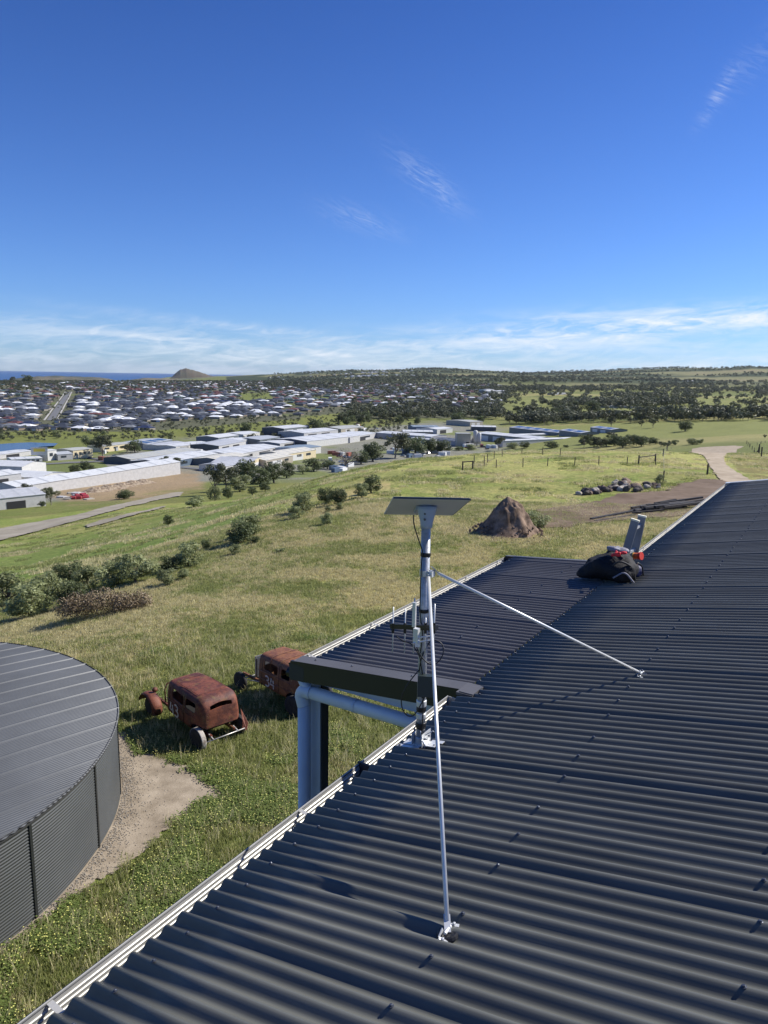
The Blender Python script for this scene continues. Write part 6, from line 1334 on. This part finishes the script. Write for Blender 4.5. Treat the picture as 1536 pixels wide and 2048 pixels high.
rc=roofpt(1262,1153); nb=thing('navy_bag','small navy blue bag with pale panel standing right of the black bag','bag',L2W(rc.x,rc.y,rc.z),-YAW)
blobby('bag_body',m_navy,[(0,.02,.07,.10,1.1,1,.9),(-.10,.02,.06,.09,1,1,.8),(.06,0,.05,.07,1,1,.8)],nb,seed=9,flatz=lambda x,y:x*TM-.0)
mb=MB(); mb.tube(smoothline([(.03,-.08,.03),(.06,-.09,.16),(.10,-.02,.13),(.12,.0,.03)]),.008,6); obj('handle_strap',mb,M_['black'],nb,smooth=True)
rc=planeT(1275,1112,7.55); rl=thing('orange_reel','orange and red line reel lying beside the ladder on the roof edge','reel',L2W(*rc),-YAW,None,(.7,.7,.7))
mo_=mat('safety_orange',(.85,.16,.03),.5); mr_=mat('reel_red',(.65,.05,.03),.5); my_=mat('reel_yellow',(.75,.55,.12),.5)
T_=Matrix.Rotation(math.radians(78),4,'Y')@Matrix.Rotation(.3,4,'X')
for z0,z1,r_,mm in ((-.05,.03,.045,mo_),(.03,.045,.055,mr_),(.055,.066,.058,mr_),(-.062,-.05,.050,my_),(.045,.055,.05,mo_)):
    mb=MB(); mb.lathe([(r_,z0),(r_,z1)],22,T_); obj('reel_drum' if r_<.05 else 'reel_flange',mb,mm,rl)
mb=MB(); mb.tube(smoothline([(-.05,-.03,-.02),(-.03,-.05,-.09),(.02,-.03,-.13)]),.008,6); obj('loose_cord',mb,mo_,rl)
# ladder: stands on the ground outside and rises past the roof edge
lad=thing('ladder','aluminium ladder with pale end caps rising past the verandah roof edge','ladder',L2W(-.02,8.5,0),-YAW)
m_al=mat('dull_aluminium',(.22,.24,.28),.4,.55,.1,5); m_cap=mat('cream_end_cap',(.80,.76,.58),.5)
t1,t2=8.34,8.62
a1=planeT(1250,1110,t1); b1=planeT(1270,1042,t1); a2=planeT(1268,1110,t2); b2=planeT(1284,1034,t2)
for (a,b_) in ((a1,b1),(a2,b2)):
    a=a-Vector((.02,8.5,0)); b_=b_-Vector((.02,8.5,0)); a=Vector((a.x+.04,a.y,a.z)); b_=Vector((b_.x+.04,b_.y,b_.z)); d=(b_-a).normalized(); low=a-d*((a.z+9.9)/d.z)
    if d.x<0: pass
    mb=MB(); mb.bar(low,b_,.085,.028,up=(0,1,0)); s_=obj('stile',mb,m_al,lad)
    mb=MB(); mb.bar(b_+d*.001,b_+d*.02,.094,.038,up=(0,1,0)); obj('end_cap',mb,m_cap,s_)
a=a1-Vector((-.02,8.5,0)); b_=b1-Vector((-.02,8.5,0)); d=(b_-a).normalized(); A2=a2-Vector((-.02,8.5,0)); B2=b2-Vector((-.02,8.5,0)); d2=(B2-A2).normalized()
for k in range(34):
    s=.10+.29*k; p=b_-d*s; q=B2-d2*(s*1.0); mb=MB(); mb.bar(p,q,.03,.03); obj('rung',mb,M_['galvw'],lad)
# ------------------------------------------------------------------ grass and flowers near the house
m_blade=leafmat('grass_blade',(.17,.205,.055),(.47,.48,.20),.5,.2); m_straw=leafmat('straw_blade',(.42,.37,.18),(.80,.72,.43),.45,.2); m_leafy=leafmat('soursob_leaf',(.13,.185,.045),(.28,.34,.10),.45,.2)
m_flower=mat('yellow_flower',(.72,.70,.20),.6)
def tuft(name,n,h,spread,w,mt,seed,leafy=False,flower=0):
    rg=np.random.default_rng(seed); mb=MB(); rn=[]
    for i in range(n):
        a=rg.random()*6.283; q=spread*math.sqrt(rg.random()); b=Vector((q*math.cos(a),q*math.sin(a),-.03)); la=rg.random()*6.283; ln=rg.uniform(.15,.75); hh=h*rg.uniform(.5,1.25); T=b+Vector((math.cos(la)*ln*hh,math.sin(la)*ln*hh,hh+.03)); M1=b.lerp(T,.55)+Vector((0,0,.12*hh)); s=Vector((-math.sin(la+.6),math.cos(la+.6),0))*w
        if leafy:
            c=T; u=Vector((math.cos(la),math.sin(la),.2))*w*3; v=Vector((-math.sin(la),math.cos(la),.1))*w*3; mb.add([c-u,c-v,c+u,c+v],[(0,1,2,3)]); rn+=[rg.random()]*4
        else: mb.add([b-s,b+s,M1+s*.8,T,M1-s*.8],[(0,1,2,4),(4,2,3)]); rn+=[rg.random()]*5
    me=mb.mesh(name,mt); at=me.attributes.new('rnd','FLOAT','POINT'); at.data.foreach_set('value',np.array(rn,dtype=np.float32)); return me
TG=[tuft('tuft',24,.12,.17,.0085,m_blade,i) for i in range(4)]; TS=[tuft('dry_tuft',20,.13,.18,.0085,m_straw,10+i) for i in range(3)]; TL_=[tuft('leafy_tuft',42,.075,.2,.0062,m_leafy,20+i,True) for i in range(3)]
def flw(seed):
    rg=random.Random(seed); mb=MB()
    for i in range(3):
        x,y=rg.uniform(-.22,.22),rg.uniform(-.22,.22); z=rg.uniform(.10,.19); r_=.015; mb.add([(x-r_,y,z),(x,y-r_,z+.004),(x+r_,y,z),(x,y+r_,z+.004)],[(0,1,2,3)])
    return mb.mesh('flowers',m_flower)
TF=[flw(i) for i in range(3)]
hx0=BI
def ok_spot(X,Y):
    # not inside tank, house or the soil patch
    k=np.hypot(X-TC.x,Y-TC.y)>TR+.15
    v=X*Vv.x+Y*Vv.y-G0; k&=~((v>.4)&(v<13)&(X*Uu.x+Y*Uu.y>-1)&(X*Uu.x+Y*Uu.y<16.5))
    d=polydist(X,Y,[(p.x,p.y) for p in SOILW if p is not None]); k&=(d+(fbm(X*2.5,Y*2.5,4,3)-.5)*.9)<.05
    return k
def scatter_pts(n,a0,a1,r0_,r1,pw,seed):
    rg=np.random.default_rng(seed); A=np.radians(rg.uniform(a0,a1,n)); R=r0_+(r1-r0_)*rg.random(n)**pw; X=R*np.sin(A); Y=R*np.cos(A); return X,Y,R,rg
X,Y,R_,rg=scatter_pts(105000,-33,24,11,72,.9,1); k=ok_spot(X,Y)
dryf=fbm(X/5,Y/3,4,6)*.6+fbm(X/2.2,Y/2.2,4,2)*.4+.10*sstep(27,42,R_)-.10*sstep(28,20,R_)+.0
isd=(dryf+rg.uniform(-.12,.12,len(X)))>.565
edg=np.exp(-(polydist(X,Y,[(p.x,p.y) for p in SOILW])/1.3)**2)
lef=(fbm(X/1.6,Y/1.6,4,41)+.10*sstep(31,24,R_)+.10*edg)>.67; lef&=(R_<33)
Z=hz(X,Y)
def mk(nm,sel,protos,s0,s1,lab,cat,sd):
    P=np.stack([X,Y,Z],-1)[sel]; sc=rg.uniform(s0,s1,len(P))*np.interp(R_[sel],[15,40,75],[1,1.15,1.7]); tag(gn_scatter(nm,P,sc,protos,nm,sd),lab,cat,None,'stuff')
mk('green_grass',k&~isd,TG,.6,1.25,'green grass covering the slope around the tank and cars','grass',1)
mk('dry_grass',k&isd,TS,.5,1.15,'dry straw coloured grass mixed through the slope','grass',2)
mk('leafy_ground_cover',k&lef&~isd,TL_,.8,1.5,'low leafy weeds between the tank and the house','weeds',3)
fl=k&(fbm(X/1.6,Y/1.6,4,41)+.10*sstep(31,24,R_)+.14*edg>.60)&(R_<35)&(rg.random(len(X))<.20)
mk('yellow_flowers',fl,TF,.9,1.2,'small yellow flowers scattered through the weeds','flowers',4)
TK=[tuft('stalks',9,.34,.12,.004,m_straw,60+i) for i in range(2)]
mk('tall_stalks',k&(R_<34)&(rg.random(len(X))<.10),TK,.7,1.3,'tall pale grass stalks standing above the weeds','grass',9)
gr_=rock_mesh(51,m_rk[1]); gr2=rock_mesh(52,mat('grey_pebble',(.24,.22,.19),.9)); rg_=np.random.default_rng(21); n_=6000; a_=rg_.uniform(-1.2,1.3,n_); q_=TR+.05+rg_.exponential(.28,n_); gx_=TC.x+q_*np.cos(a_); gy_=TC.y+q_*np.sin(a_)
kk_=polydist(gx_,gy_,[(p.x,p.y) for p in SOILW])>.05; gp=np.stack([gx_,gy_,hz(gx_,gy_)+.045],-1)[kk_]
tag(gn_scatter('gravel',gp,rg_.uniform(.006,.016,len(gp)),[gr_,gr2],'g',7),'loose gravel along the foot of the water tank','gravel',None,'stuff')
# second, wider scatter of coarse tussocks further out, and the right paddock
X,Y,R_,rg=scatter_pts(42000,-29,29,55,190,1.1,2); Z=hz(X,Y); pX,pY=proj(np.stack([X,Y,Z],-1)); k=(Z>-40)&~inpoly(pX,pY,DIRT)&~inpoly(pX,pY,ROAD)&(fbm(X/4,Y/4,4,61)>.54)
dd=(fbm(X/6,Y/4,4,66)+.12*sstep(-5,8,np.degrees(np.arctan2(X,Y)))+rg.uniform(-.08,.08,len(X)))>.56
BT=[tuft('tussock',26,.13,.34,.018,m_blade,30+i) for i in range(2)]; BD=[tuft('dry_tussock',24,.13,.34,.018,m_straw,40+i) for i in range(2)]
mk('green_tussocks',k&~dd,BT,.6,1.15,'rough green tussocks over the far part of the slope','grass',5); mk('dry_tussocks',k&dd,BD,.5,1.1,'straw coloured tussocks over the far part of the slope','grass',6)
# thin haze that softens the distant hills
mb=MB(); mb.box(-21000,21000,-2500,41000,-96,330); hzm=bpy.data.materials.new('haze_air'); hzm.use_nodes=True; t=hzm.node_tree; t.nodes.remove(t.nodes['Principled BSDF']); pv=t.nodes.new('ShaderNodeVolumePrincipled'); pv.inputs['Color'].default_value=(.80,.88,1,1); pv.inputs['Density'].default_value=1.3e-5; pv.inputs['Anisotropy'].default_value=.2; t.links.new(pv.outputs[0],t.nodes['Material Output'].inputs['Volume'])
stuff(obj('haze',mb,hzm))
